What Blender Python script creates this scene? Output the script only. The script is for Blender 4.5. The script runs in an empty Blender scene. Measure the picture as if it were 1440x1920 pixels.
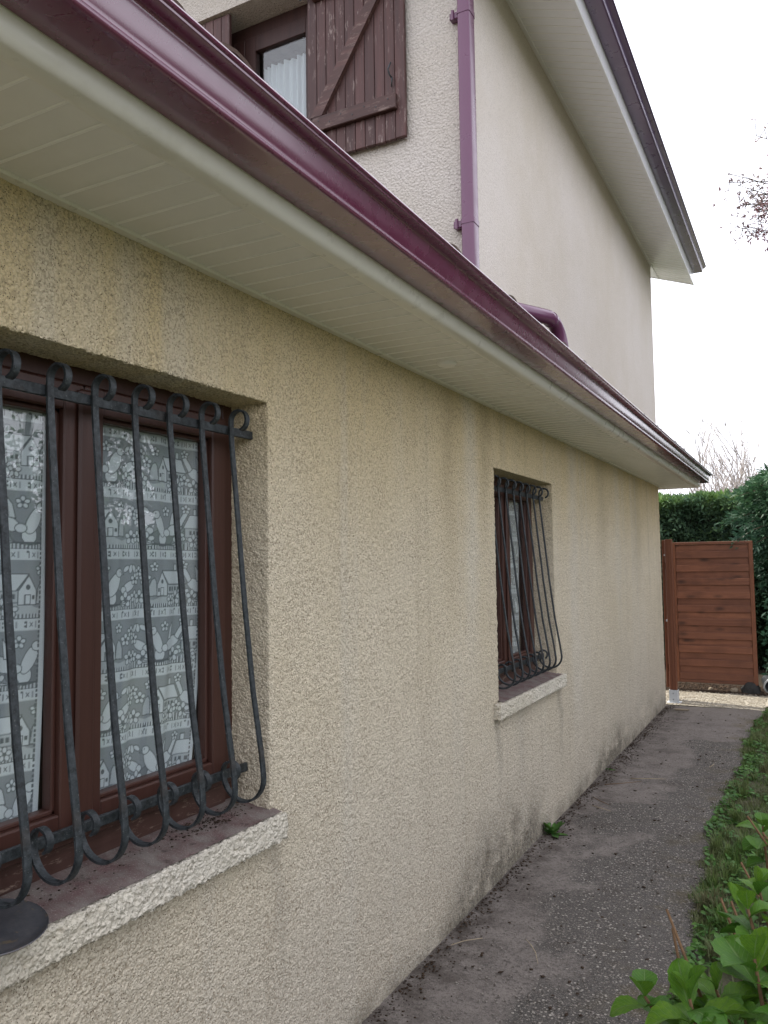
import bpy, bmesh, math, random
import numpy as np
from mathutils import Vector, Matrix

random.seed(7)
rng = np.random.default_rng(11)
R = math.radians
PI = math.pi

# ------------------------------------------------------------------ camera, light, exposure
sc = bpy.context.scene
col = sc.collection
cam_d = bpy.data.cameras.new("camera")
cam = bpy.data.objects.new("camera", cam_d)
col.objects.link(cam)
right = Vector((0.884084523, 0.467118592, -0.013956226))
upv = Vector((0.042148622, -0.049958539, 0.997861532))
fwd = Vector((-0.465422441, 0.882782173, 0.063855976))
m3 = Matrix((right, upv, -fwd)).transposed()
cam.matrix_world = Matrix.Translation((1.5, 0, 1.67)) @ m3.to_4x4()
cam_d.sensor_fit = 'VERTICAL'
cam_d.sensor_height = 24
cam_d.sensor_width = 24
cam_d.lens = 18.75
cam_d.clip_start = 0.02
cam_d.clip_end = 500
sc.camera = cam

world = bpy.data.worlds.new("World")
sc.world = world
world.use_nodes = True
wn, wl = world.node_tree.nodes, world.node_tree.links
wn.clear()
SUN_E, SUN_A = 56, 12          # elevation; degrees from -x towards +y
sky = wn.new('ShaderNodeTexSky'); sky.sky_type = 'NISHITA'; sky.sun_disc = False
sky.sun_elevation = R(SUN_E); sky.sun_rotation = R(270 + SUN_A)
sky.dust_density = 4.0; sky.air_density = 1.0
tc = wn.new('ShaderNodeTexCoord')
sep = wn.new('ShaderNodeSeparateXYZ'); wl.new(tc.outputs['Generated'], sep.inputs[0])
mr = wn.new('ShaderNodeMapRange'); mr.inputs['From Min'].default_value = 0.0; mr.inputs['From Max'].default_value = 1.0
mr.inputs['To Min'].default_value = 11.5; mr.inputs['To Max'].default_value = 10.5
wl.new(sep.outputs['Z'], mr.inputs['Value'])
ns = wn.new('ShaderNodeTexNoise'); ns.inputs['Scale'].default_value = 2.2; ns.inputs['Detail'].default_value = 5
mp = wn.new('ShaderNodeMapping'); mp.inputs['Scale'].default_value = (1, 1, 2.2)
wl.new(tc.outputs['Generated'], mp.inputs[0]); wl.new(mp.outputs[0], ns.inputs['Vector'])
mr2 = wn.new('ShaderNodeMapRange'); mr2.inputs['To Min'].default_value = 0.9; mr2.inputs['To Max'].default_value = 1.1
mr2.inputs['From Min'].default_value = 0.3; mr2.inputs['From Max'].default_value = 0.7
wl.new(ns.outputs['Fac'], mr2.inputs['Value'])
mul = wn.new('ShaderNodeMath'); mul.operation = 'MULTIPLY'
wl.new(mr.outputs[0], mul.inputs[0]); wl.new(mr2.outputs[0], mul.inputs[1])
cc = wn.new('ShaderNodeCombineXYZ')
for i, k in enumerate((0.965, 0.975, 1.06)):
    mm = wn.new('ShaderNodeMath'); mm.operation = 'MULTIPLY'; mm.inputs[1].default_value = k
    wl.new(mul.outputs[0], mm.inputs[0]); wl.new(mm.outputs[0], cc.inputs[i])
mx = wn.new('ShaderNodeMix'); mx.data_type = 'RGBA'; mx.inputs['Factor'].default_value = 0.9
wl.new(sky.outputs[0], mx.inputs['A']); wl.new(cc.outputs[0], mx.inputs['B'])
bg = wn.new('ShaderNodeBackground'); bg.inputs['Strength'].default_value = 0.1
wo = wn.new('ShaderNodeOutputWorld')
wl.new(mx.outputs['Result'], bg.inputs[0]); wl.new(bg.outputs[0], wo.inputs[0])

sd = bpy.data.lights.new("sun", 'SUN'); sd.energy = 3.6; sd.angle = R(1.5); sd.color = (1.0, 0.95, 0.86)
sun = bpy.data.objects.new("sun", sd); col.objects.link(sun)
todir = Vector((-math.cos(R(SUN_E)) * math.cos(R(SUN_A)), math.cos(R(SUN_E)) * math.sin(R(SUN_A)), math.sin(R(SUN_E))))
sun.rotation_euler = todir.to_track_quat('Z', 'Y').to_euler()

vs = sc.view_settings
sc.display_settings.display_device = 'sRGB'
vs.view_transform = 'Standard'; vs.look = 'None'; vs.gamma = 1; vs.use_curve_mapping = False
vs.exposure = 1.0
sc.render.engine = 'CYCLES'
sc.cycles.use_denoising = True
sc.cycles.max_bounces = 8
sc.cycles.transparent_max_bounces = 12

# ------------------------------------------------------------------ node helpers
def new_mat(name):
    m = bpy.data.materials.new(name); m.use_nodes = True
    n = m.node_tree.nodes; n.clear()
    out = n.new('ShaderNodeOutputMaterial'); b = n.new('ShaderNodeBsdfPrincipled')
    m.node_tree.links.new(b.outputs[0], out.inputs[0])
    return m, n, m.node_tree.links, b, out
class G:
    def __init__(s, name):
        s.m, s.n, s.l, s.b, s.out = new_mat(name)
        s.tc = s.n.new('ShaderNodeTexCoord')
    def put(s, sock, v):
        if hasattr(v, 'links') or hasattr(v, 'is_output'): s.l.new(v, sock)
        else: sock.default_value = v
    def vec(s, scale=(1, 1, 1), src='Object', loc=(0, 0, 0), rot=(0, 0, 0)):
        mp = s.n.new('ShaderNodeMapping'); mp.inputs['Scale'].default_value = scale
        mp.inputs['Location'].default_value = loc; mp.inputs['Rotation'].default_value = rot
        s.l.new(s.tc.outputs[src], mp.inputs[0]); return mp.outputs[0]
    def noise(s, vec, scale, detail=4, rough=0.55, dist=0):
        t = s.n.new('ShaderNodeTexNoise'); s.l.new(vec, t.inputs['Vector'])
        t.inputs['Scale'].default_value = scale; t.inputs['Detail'].default_value = detail
        t.inputs['Roughness'].default_value = rough; t.inputs['Distortion'].default_value = dist
        return t.outputs['Fac']
    def vor(s, vec, scale, feature='F1', rand=1, out='Distance', smooth=None):
        t = s.n.new('ShaderNodeTexVoronoi'); t.feature = feature
        s.l.new(vec, t.inputs['Vector']); t.inputs['Scale'].default_value = scale
        t.inputs['Randomness'].default_value = rand
        if smooth is not None: t.inputs['Smoothness'].default_value = smooth
        return t.outputs[out]
    def rng(s, v, a, b, c=0, d=1, smooth=False):
        t = s.n.new('ShaderNodeMapRange')
        if smooth: t.interpolation_type = 'SMOOTHSTEP'
        for k, x in zip(('From Min', 'From Max', 'To Min', 'To Max'), (a, b, c, d)): t.inputs[k].default_value = x
        s.l.new(v, t.inputs['Value']); return t.outputs[0]
    def math(s, op, a, b=0.0, c=None):
        t = s.n.new('ShaderNodeMath'); t.operation = op
        s.put(t.inputs[0], a); s.put(t.inputs[1], b)
        if c is not None: s.put(t.inputs[2], c)
        return t.outputs[0]
    def mix(s, f, a, b, mode='MIX'):
        t = s.n.new('ShaderNodeMix'); t.data_type = 'RGBA'; t.blend_type = mode
        for k, v in (('Factor', f), ('A', a), ('B', b)):
            if isinstance(v, tuple) and len(v) == 3: v = (*v, 1)
            s.put([x for x in t.inputs if x.name == k and (x.type == ('VALUE' if k == 'Factor' else 'RGBA'))][0], v)
        return [o for o in t.outputs if o.type == 'RGBA'][0]
    def sepxyz(s, v):
        t = s.n.new('ShaderNodeSeparateXYZ'); s.l.new(v, t.inputs[0]); return t.outputs
    def bump(s, h, strength=0.5, dist=0.01, normal=None):
        t = s.n.new('ShaderNodeBump'); t.inputs['Strength'].default_value = strength
        t.inputs['Distance'].default_value = dist; s.l.new(h, t.inputs['Height'])
        if normal is not None: s.l.new(normal, t.inputs['Normal'])
        return t.outputs[0]
    def attr(s, name, out='Fac'):
        t = s.n.new('ShaderNodeAttribute'); t.attribute_name = name; return t.outputs[out]
    def rand(s):
        t = s.n.new('ShaderNodeObjectInfo'); return t.outputs['Random']
    def set(s, **k):
        names = dict(color='Base Color', rough='Roughness', metal='Metallic', spec='Specular IOR Level', normal='Normal',
                     coat='Coat Weight', coatr='Coat Roughness', alpha='Alpha', sss='Subsurface Weight', sheen='Sheen Weight')
        for a, v in k.items():
            sock = s.b.inputs[names[a]]
            if isinstance(v, tuple) and len(v) == 3: v = (*v, 1)
            s.put(sock, v)
        return s.m

def mat_render(name, base, spot, scale=85, amp=0.006, upper=False, disp=False, spot_amt=0.8, stain_and_bounce=True):
    g = G(name)
    v = g.vec()
    n1 = g.noise(v, scale * 0.9, 3, 0.6)
    vo = g.vor(v, scale, 'SMOOTH_F1', smooth=0.35)
    n2 = g.noise(v, scale * 3.2, 2, 0.6)
    h = g.math('ADD', g.math('MULTIPLY', g.rng(vo, 0.0, 0.75, 1, 0), 0.6), g.math('MULTIPLY', n1, 0.9))
    h = g.math('ADD', h, g.math('MULTIPLY', n2, 0.25))
    if disp: h = g.math('ADD', h, g.math('MULTIPLY', g.math('SUBTRACT', g.noise(v, 46, 2, 0.5), 0.5), 2.0))
    big = g.noise(v, 0.9, 5, 0.6)
    mid = g.noise(v, 6, 4, 0.6)
    c = g.mix(g.rng(big, 0.35, 0.65), base, tuple(x * y for x, y in zip(base, (0.90, 0.88, 0.82))))
    c = g.mix(g.rng(mid, 0.3, 0.75, 0, 0.35), c, tuple(x * y for x, y in zip(base, (1.12, 1.12, 1.14))))
    x, y, z = g.sepxyz(g.tc.outputs['Object'])
    if stain_and_bounce:
        # bounce light painted yellow below the eaves, greyer and mouldy towards the ground, drip streaks
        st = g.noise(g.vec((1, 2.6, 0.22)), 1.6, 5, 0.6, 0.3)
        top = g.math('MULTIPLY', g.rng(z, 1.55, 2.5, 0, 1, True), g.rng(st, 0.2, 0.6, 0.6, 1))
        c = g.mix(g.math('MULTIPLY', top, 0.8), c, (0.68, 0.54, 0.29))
        low = g.rng(z, 0.2, 1.5, 1, 0, True)
        c = g.mix(g.math('MULTIPLY', low, 0.55), c, (0.54, 0.495, 0.43))
        pale = g.math('MULTIPLY', g.rng(g.noise(g.vec((1, 3.2, 0.16), loc=(0, 3.1, 0)), 1.4, 4), 0.56, 0.68), 0.38)
        c = g.mix(pale, c, (0.64, 0.60, 0.52))
        gr = g.math('MULTIPLY', g.rng(g.noise(g.vec((1, 4.2, 0.2), loc=(0, 7.7, 0)), 1.5, 4), 0.58, 0.72), 0.3)
        c = g.mix(gr, c, (0.30, 0.25, 0.17))
        def streak(y0, w, z0, z1):
            n_ = g.math('MULTIPLY', g.math('SUBTRACT', g.noise(g.vec((1, 1, 2.0), loc=(0, y0, 0)), 1.3, 4), 0.5), 0.35)
            d_ = g.math('ABSOLUTE', g.math('ADD', g.math('SUBTRACT', y, y0), n_))
            return g.math('MULTIPLY', g.rng(d_, 0, w, 1, 0, True), g.rng(z, z0, z1, 0, 1, True))
        for (y0, w_, z0_, z1_, k_, c_) in ((3.78, 0.16, 0.9, 1.7, 0.40, (0.70, 0.67, 0.60)), (5.80, 0.22, 0.2, 0.8, 0.40, (0.68, 0.64, 0.57)), (7.35, 0.25, 0.6, 1.5, 0.30, (0.68, 0.65, 0.58)),
                                           (3.52, 0.14, 1.2, 2.2, 0.35, (0.36, 0.28, 0.16)), (4.02, 0.12, 1.6, 2.3, 0.40, (0.34, 0.27, 0.16)), (6.75, 0.30, 1.2, 2.2, 0.35, (0.36, 0.30, 0.20)), (8.3, 0.35, 0.9, 2.0, 0.30, (0.36, 0.31, 0.22))):
            c = g.mix(g.math('MULTIPLY', streak(y0, w_, z0_, z1_), k_), c, c_)
        for (y0, w_, k_) in ((4.10, 0.07, 0.5), (4.5, 0.2, 0.25), (5.33, 0.08, 0.55), (2.08, 0.06, 0.4), (1.5, 0.25, 0.18)):
            c = g.mix(g.math('MULTIPLY', g.math('MULTIPLY', streak(y0, w_, 0.15, 0.8), g.rng(z, 0.86, 0.90, 1, 0)), k_), c, (0.33, 0.30, 0.25))
        # black algae at the foot
        al = g.math('MULTIPLY', g.rng(z, 0.02, 0.42, 1, 0, True), g.rng(g.noise(g.vec((1, 1, 1.6)), 1.35, 6, 0.65, 0.2), 0.47, 0.66, 0, 1))
        al2 = g.math('MULTIPLY', al, g.rng(y, 3.2, 4.0, 0.25, 1, True))
        foot = g.math('MULTIPLY', g.rng(z, 0.0, 0.13, 0.7, 0), g.rng(mid, 0.35, 0.6, 0.3, 1))
        pa = g.math('MULTIPLY', g.rng(g.math('ABSOLUTE', g.math('SUBTRACT', y, 4.15)), 0.1, 1.0, 1, 0, True), g.rng(z, 0.02, 0.52, 1, 0, True))
        pb = g.math('MULTIPLY', g.rng(g.math('ABSOLUTE', g.math('SUBTRACT', y, 6.8)), 0.1, 0.9, 1, 0, True), g.rng(z, 0.02, 0.40, 1, 0, True))
        al2 = g.math('ADD', g.math('MULTIPLY', al2, 0.5), g.math('MULTIPLY', g.math('ADD', pa, pb), g.rng(g.noise(g.vec(), 5, 5, 0.7), 0.36, 0.60, 0.1, 1.0)))
        al3 = g.math('MINIMUM', g.math('ADD', g.math('MULTIPLY', al2, 1.0), foot), 0.9)
        fine = g.rng(g.noise(v, 45, 3, 0.7), 0.30, 0.58, 0.45, 1)
        c = g.mix(g.math('MULTIPLY', al3, fine), c, (0.075, 0.072, 0.06))
    # dirt that sits in the pits of the roughcast
    pit = g.rng(g.math('ADD', vo, g.math('MULTIPLY', n2, 0.3)), 0.62, 0.86, 0, spot_amt * 0.6)
    sp = g.rng(g.noise(v, scale * 0.55, 2, 0.5), 0.60, 0.70, 0, spot_amt)
    gate = g.rng(mid, 0.3, 0.6, 0.4, 1)
    wv = g.n.new('ShaderNodeTexVoronoi'); wv.feature = 'F1'; g.l.new(v, wv.inputs['Vector']); wv.inputs['Scale'].default_value = scale * 1.15
    sc3 = g.n.new('ShaderNodeSeparateColor'); g.l.new(wv.outputs['Color'], sc3.inputs[0])
    hole = g.math('MULTIPLY', g.rng(wv.outputs['Distance'], 0.16, 0.30, 1, 0), g.rng(sc3.outputs[0], 0.45, 0.60, 0, spot_amt * 1.4))
    c = g.mix(hole, c, tuple(x * 0.55 for x in spot))
    fl = g.rng(g.noise(g.vec(loc=(4, 4, 4)), scale * 1.6, 2, 0.6), 0.58, 0.68, 0, 0.35); c = g.mix(fl, c, tuple(min(0.85, x * 1.25) for x in base))
    h = g.math('SUBTRACT', h, g.math('MULTIPLY', hole, 0.35))
    c = g.mix(g.math('MULTIPLY', g.math('MAXIMUM', pit, sp), gate), c, spot)
    g.set(color=c, rough=0.93, spec=0.2)
    if disp:
        d = g.n.new('ShaderNodeDisplacement'); d.inputs['Midlevel'].default_value = 0.75
        d.inputs['Scale'].default_value = amp
        g.l.new(h, d.inputs['Height']); g.l.new(d.outputs[0], g.out.inputs['Displacement'])
        g.m.displacement_method = 'BOTH'
    else:
        g.set(normal=g.bump(h, 1.0, amp))
    return g.m

M = {}
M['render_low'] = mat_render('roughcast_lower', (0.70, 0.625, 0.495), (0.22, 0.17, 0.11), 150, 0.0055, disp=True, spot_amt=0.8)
M['render_sill'] = mat_render('roughcast_sill', (0.64, 0.60, 0.52), (0.27, 0.22, 0.16), 95, 0.010, disp=True, stain_and_bounce=False, spot_amt=0.45)
M['render_up'] = mat_render('roughcast_upper', (0.665, 0.61, 0.562), (0.40, 0.35, 0.31), 110, 0.0022, stain_and_bounce=False, spot_amt=0.35)
M['render_front'] = mat_render('roughcast_front', (0.58, 0.54, 0.50), (0.30, 0.27, 0.24), 75, 0.008, stain_and_bounce=False, spot_amt=0.4)

def mat_paint(name, colr, rough=0.3, spec=0.5, coat=0.0, var=0.08, dirt=None, bump=0.0, wave=0.0):
    g = G(name); v = g.vec()
    n = g.noise(v, 3, 5, 0.6)
    c = g.mix(g.rng(n, 0.3, 0.7, 0, 1), colr, tuple(x * (1 - var) for x in colr))
    if dirt:
        c = g.mix(g.rng(g.noise(v, 9, 6, 0.7), 0.52, 0.75, 0, dirt[1]), c, dirt[0])
    g.set(color=c, rough=g.rng(g.noise(v, 14, 4), 0.3, 0.7, rough * 0.85, rough * 1.2), spec=spec, coat=coat, coatr=0.15)
    if wave:
        g.set(normal=g.bump(g.noise(g.vec((1, 0.35, 1)), 5, 2), wave, 0.01))
    if bump:
        g.set(normal=g.bump(g.noise(v, 260, 3), bump, 0.002))
    return g.m
M['pvc'] = mat_paint('cream_pvc', (0.84, 0.825, 0.80), 0.2, 0.5, dirt=((0.55, 0.52, 0.45), 0.18), wave=0.06)
M['pvc_bright'] = mat_paint('highlight_pvc_joint', (0.90, 0.89, 0.87), 0.3, 0.5)  # paler than the boards: light caught by the joint tongues painted in
M['pvc_trim'] = mat_paint('cream_pvc_trim', (0.86, 0.83, 0.765), 0.3, 0.5, dirt=((0.5, 0.46, 0.36), 0.2))
M['pvc_up'] = mat_paint('white_pvc_upper', (0.90, 0.90, 0.93), 0.2, 0.5, wave=0.05)
M['alu'] = mat_paint('burgundy_aluminium', (0.150, 0.020, 0.070), 0.27, 1.0, coat=0.9, wave=0.02)
M['alu'].node_tree.nodes['Principled BSDF'].inputs['IOR'].default_value = 1.55
M['alu_up'] = mat_paint('burgundy_aluminium_upper', (0.115, 0.060, 0.145), 0.3, 0.9, coat=0.6, wave=0.04)  # bluer than the lower gutter: sky reflection put into the base colour
M['alu_pipe'] = mat_paint('burgundy_downpipe', (0.13, 0.036, 0.095), 0.3, 0.5, coat=0.25, wave=0.02)
M['galv'] = mat_paint('galvanised', (0.50, 0.53, 0.56), 0.5, 0.5, dirt=((0.3, 0.3, 0.3), 0.3))
M['dark'] = mat_paint('dark_interior', (0.03, 0.028, 0.026), 0.9)
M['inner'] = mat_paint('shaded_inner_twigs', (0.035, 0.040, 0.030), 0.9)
M['concrete'] = mat_paint('pale_concrete', (0.42, 0.40, 0.34), 0.9, 0.2, dirt=((0.2, 0.18, 0.14), 0.5), bump=0.5)
M['rubber'] = mat_paint('black_plastic', (0.022, 0.024, 0.026), 0.45)
M['white_pl'] = mat_paint('white_plastic', (0.45, 0.46, 0.45), 0.4)

def mat_wood(name, base, dark, axis=2, scale=1.0, rough=0.5, flake=None, knots=False, gloss=0.4):
    g = G(name)
    s = [38 * scale] * 3; s[axis] = 1.6 * scale
    rnd = g.rand()
    off = g.n.new('ShaderNodeVectorMath'); off.operation = 'ADD'
    sc_ = g.n.new('ShaderNodeCombineXYZ'); k = g.math('MULTIPLY', rnd, 37.0)
    for i in range(3): g.l.new(k, sc_.inputs[i])
    g.l.new(g.tc.outputs['Object'], off.inputs[0]); g.l.new(sc_.outputs[0], off.inputs[1])
    mp = g.n.new('ShaderNodeMapping'); mp.inputs['Scale'].default_value = s; g.l.new(off.outputs[0], mp.inputs[0])
    gr = g.noise(mp.outputs[0], 1.0, 6, 0.65, 0.6)
    c = g.mix(g.rng(gr, 0.3, 0.72), base, dark)
    if knots:
        mp2 = g.n.new('ShaderNodeMapping'); s2 = [1.0, 1.0, 1.0]; s2[axis] = 0.42; mp2.inputs['Scale'].default_value = s2
        g.l.new(off.outputs[0], mp2.inputs[0])
        kn = g.vor(mp2.outputs[0], 8.5)
        ks = g.rng(g.math('ADD', kn, g.math('MULTIPLY', gr, 0.12)), 0.15, 0.36, 0.9, 0); c = g.mix(g.rng(g.noise(off.outputs[0], 3.2, 4, 0.6), 0.45, 0.68, 0, 0.55), c, tuple(x * 0.45 for x in dark))
        c = g.mix(ks, c, tuple(x * 0.22 for x in dark))
    c = g.mix(g.rng(rnd, 0, 1, 0, 0.5), c, tuple(x * 0.6 for x in dark))
    if flake:
        v = g.vec()
        s3 = [30.0] * 3; s3[axis] = 7.0
        mp3 = g.n.new('ShaderNodeMapping'); mp3.inputs['Scale'].default_value = s3; g.l.new(off.outputs[0], mp3.inputs[0])
        fl = g.rng(g.noise(mp3.outputs[0], 1.6, 6, 0.75), 0.555, 0.62, 0, 1)
        reg = g.rng(g.noise(v, 3.5, 3), 0.42, 0.58, 0, 1)
        c = g.mix(g.math('MULTIPLY', g.math('MULTIPLY', fl, reg), 0.8), c, flake)
    g.set(color=c, rough=rough, spec=gloss, normal=g.bump(gr, 0.35, 0.003))
    return g.m
M['frame'] = mat_wood('redbrown_joinery', (0.088, 0.038, 0.028), (0.064, 0.026, 0.020), 2, 0.8, 0.42)
M['frame_h'] = mat_wood('redbrown_joinery_horizontal', (0.10, 0.050, 0.040), (0.060, 0.028, 0.023), 1, 0.8, 0.5, flake=(0.27, 0.20, 0.16))
M['frame_up'] = mat_wood('dark_joinery', (0.055, 0.022, 0.018), (0.03, 0.012, 0.010), 2, 0.8, 0.5)
M['shutter'] = mat_wood('weathered_shutter_board', (0.120, 0.053, 0.048), (0.058, 0.030, 0.028), 2, 1.0, 0.6, flake=(0.27, 0.21, 0.19))
M['shutter_h'] = mat_wood('weathered_shutter_rail', (0.125, 0.058, 0.050), (0.055, 0.028, 0.025), 0, 1.0, 0.6, flake=(0.2, 0.14, 0.12))
M['slat'] = mat_wood('stained_pine', (0.25, 0.098, 0.050), (0.14, 0.050, 0.027), 0, 0.7, 0.55, knots=True)
M['stile'] = mat_wood('stained_pine_upright', (0.29, 0.11, 0.05), (0.16, 0.055, 0.026), 2, 0.7, 0.55, knots=True)
M['post'] = mat_wood('stained_pine_post', (0.20, 0.070, 0.032), (0.115, 0.040, 0.020), 2, 0.7, 0.6)

def mat_iron():
    g = G('mottled_iron'); v = g.vec()
    n = g.noise(v, 55, 5, 0.7); n2 = g.noise(v, 12, 4)
    c = g.mix(g.rng(n, 0.38, 0.68), (0.014, 0.018, 0.021), (0.062, 0.072, 0.080))
    c = g.mix(g.rng(g.noise(v, 160, 2), 0.66, 0.72, 0, 0.6), c, (0.16, 0.17, 0.17))
    c = g.mix(g.rng(n2, 0.58, 0.75, 0, 0.5), c, (0.06, 0.038, 0.026))
    return g.set(color=c, rough=0.52, spec=0.5, metal=0.15, normal=g.bump(n, 0.35, 0.002))
M['iron'] = mat_iron()

def mat_glass():
    g = G('window_glass'); n, l = g.n, g.l
    n.remove(g.b)
    tr = n.new('ShaderNodeBsdfTransparent'); tr.inputs[0].default_value = (0.93, 0.95, 0.95, 1)
    gl = n.new('ShaderNodeBsdfGlossy'); gl.inputs['Roughness'].default_value = 0.0
    ge = n.new('ShaderNodeNewGeometry'); dt = n.new('ShaderNodeVectorMath'); dt.operation = 'DOT_PRODUCT'
    l.new(ge.outputs['Incoming'], dt.inputs[0]); l.new(ge.outputs['Normal'], dt.inputs[1])
    ca = g.math('ABSOLUTE', dt.outputs['Value'])
    f2 = g.math('ADD', 0.075, g.math('MULTIPLY', g.math('POWER', g.math('SUBTRACT', 1.0, ca), 5.0), 0.95))   # Schlick, each face
    bm = g.bump(g.noise(g.vec(), 2.2, 2), 0.05, 0.02)
    l.new(bm, gl.inputs['Normal'])
    mxs = n.new('ShaderNodeMixShader'); l.new(f2, mxs.inputs[0]); l.new(tr.outputs[0], mxs.inputs[1]); l.new(gl.outputs[0], mxs.inputs[2])
    l.new(mxs.outputs[0], g.out.inputs[0]); return g.m
M['glass'] = mat_glass()

def mat_lace():
    g = G('lace'); a = g.attr('lace')
    c = g.mix(g.rng(a, 0.0, 1.0), (0.43, 0.47, 0.50), (0.83, 0.87, 0.90))
    g.set(color=c, rough=0.9, spec=0.1, sheen=0.1)
    tr = g.n.new('ShaderNodeBsdfTransparent'); ms = g.n.new('ShaderNodeMixShader')
    g.l.new(g.rng(a, 0.05, 0.85, 0.42, 0.95), ms.inputs[0])
    g.l.new(tr.outputs[0], ms.inputs[1]); g.l.new(g.b.outputs[0], ms.inputs[2]); g.l.new(ms.outputs[0], g.out.inputs[0])
    return g.m
M['lace'] = mat_lace()
def mat_voile():
    g = G('voile'); v = g.vec((1, 1, 0.12))
    n = g.noise(v, 30, 3)
    g.set(color=(0.50, 0.54, 0.57), rough=0.9, spec=0.1, normal=g.bump(n, 0.4, 0.01)); return g.m
M['voile'] = mat_voile()

def mat_silltop():
    g = G('worn_sill_paint'); v = g.vec()
    n = g.noise(v, 11, 6, 0.7); n2 = g.noise(v, 140, 3, 0.6)
    c = g.mix(g.rng(n, 0.38, 0.62), (0.135, 0.085, 0.082), (0.19, 0.165, 0.15))
    c = g.mix(g.rng(g.vor(v, 170), 0.12, 0.26, 0.55, 0), c, (0.42, 0.36, 0.33))
    c = g.mix(g.rng(g.noise(v, 26, 5, 0.7), 0.56, 0.70, 0, 0.8), c, (0.05, 0.035, 0.03))
    return g.set(color=c, rough=0.85, spec=0.25, normal=g.bump(n2, 0.8, 0.004))
M['silltop'] = mat_silltop()

def mat_path():
    g = G('worn_aggregate_path'); v = g.vec()
    x, y, z = g.sepxyz(g.tc.outputs['Object'])
    big = g.noise(v, 1.5, 6, 0.65, 0.4); mid = g.noise(v, 7, 5, 0.65); fine = g.noise(v, 60, 4, 0.7)
    c = g.mix(g.rng(mid, 0.3, 0.7), (0.235, 0.208, 0.190), (0.142, 0.125, 0.114))
    agg = g.math('ADD', g.math('MULTIPLY', big, 1.2), g.math('MULTIPLY', x, 0.55))
    agg = g.math('SUBTRACT', agg, g.rng(y, 6.0, 9.5, 0, 0.30))
    agg = g.rng(agg, 0.78, 0.86, 0, 1)
    c = g.mix(g.math('MULTIPLY', agg, 0.85), c, (0.072, 0.068, 0.062))
    c = g.mix(g.math('MULTIPLY', g.rng(fine, 0.50, 0.62), 0.6), c, (0.050, 0.043, 0.040))
    grit = g.noise(v, 170, 3, 0.75)
    c = g.mix(g.math('MULTIPLY', g.rng(grit, 0.55, 0.66), 0.6), c, (0.27, 0.24, 0.225)); c = g.mix(g.math('MULTIPLY', g.rng(grit, 0.44, 0.34), 0.6), c, (0.035, 0.031, 0.029))
    spot_ = g.math('MULTIPLY', g.rng(g.noise(g.vec(loc=(5, 2, 0)), 2.3, 6, 0.7), 0.54, 0.64), 0.55); c = g.mix(spot_, c, (0.062, 0.052, 0.045))
    # small pale stones showing in the worn top
    wv = g.n.new('ShaderNodeTexVoronoi'); wv.feature = 'F1'; g.l.new(g.vec((1, 1, 0.01)), wv.inputs['Vector']); wv.inputs['Scale'].default_value = 64
    sepc = g.n.new('ShaderNodeSeparateColor'); g.l.new(wv.outputs['Color'], sepc.inputs[0])
    pick = g.rng(sepc.outputs[0], 0.22, 0.30, 0, 1)
    dist = g.math('SUBTRACT', wv.outputs['Distance'], g.math('MULTIPLY', g.math('SUBTRACT', sepc.outputs[1], 0.5), 0.14))
    st = g.math('MULTIPLY', g.rng(dist, 0.26, 0.38, 1, 0), pick)
    stone_f = g.math('MULTIPLY', st, g.rng(agg, 0, 1, 0.12, 1.0))
    sc1 = g.mix(sepc.outputs[2], (0.17, 0.145, 0.13), (0.40, 0.37, 0.33))
    c = g.mix(stone_f, c, sc1)
    wv2 = g.vor(g.vec((1, 1, 0.01), loc=(3, 1, 0)), 135)
    c = g.mix(g.math('MULTIPLY', g.rng(wv2, 0.18, 0.28, 0.75, 0), g.rng(agg, 0, 1, 0.3, 1)), c, (0.33, 0.30, 0.27))
    moss = g.math('MULTIPLY', g.rng(x, 0.62, 0.95, 0, 1), g.rng(g.noise(v, 4, 5, 0.7), 0.5, 0.66, 0, 0.75))
    c = g.mix(moss, c, (0.105, 0.085, 0.040))
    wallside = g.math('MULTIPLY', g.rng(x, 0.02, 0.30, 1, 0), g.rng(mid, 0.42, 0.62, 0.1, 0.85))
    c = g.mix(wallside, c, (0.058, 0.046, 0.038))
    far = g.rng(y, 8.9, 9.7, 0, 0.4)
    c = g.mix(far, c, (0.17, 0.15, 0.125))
    hgt = g.math('ADD', g.math('MULTIPLY', stone_f, 0.6), g.math('ADD', g.math('ADD', g.math('MULTIPLY', fine, 0.9), g.math('MULTIPLY', grit, 0.5)), g.math('MULTIPLY', mid, 0.9)))
    return g.set(color=c, rough=0.92, spec=0.2, normal=g.bump(hgt, 0.9, 0.006))
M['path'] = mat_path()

def mat_ground(name, a, b, c3=None, scale=8, bump=0.02, f=60):
    g = G(name); v = g.vec()
    c = g.mix(g.rng(g.noise(v, scale, 6, 0.7), 0.32, 0.68), a, b)
    if c3: c = g.mix(g.rng(g.noise(v, scale * 0.3, 5, 0.6), 0.45, 0.65), c, c3)
    n = g.noise(v, f, 5, 0.7)
    c = g.mix(g.rng(n, 0.3, 0.75, 0, 0.5), c, tuple(x * 0.5 for x in a))
    return g.set(color=c, rough=0.95, spec=0.15, normal=g.bump(n, 1, bump))
M['lawn'] = mat_ground('lawn_soil', (0.11, 0.12, 0.07), (0.13, 0.11, 0.08), (0.10, 0.13, 0.065), 9)
M['soil'] = mat_ground('dark_soil', (0.06, 0.047, 0.033), (0.035, 0.028, 0.02), None, 14)
M['gravel'] = mat_ground('pale_gravel', (0.42, 0.385, 0.32), (0.34, 0.31, 0.25), None, 20, 0.008, 110)
M['bark'] = mat_ground('bark', (0.13, 0.10, 0.075), (0.08, 0.065, 0.05), None, 20, 0.01, 60)
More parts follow.
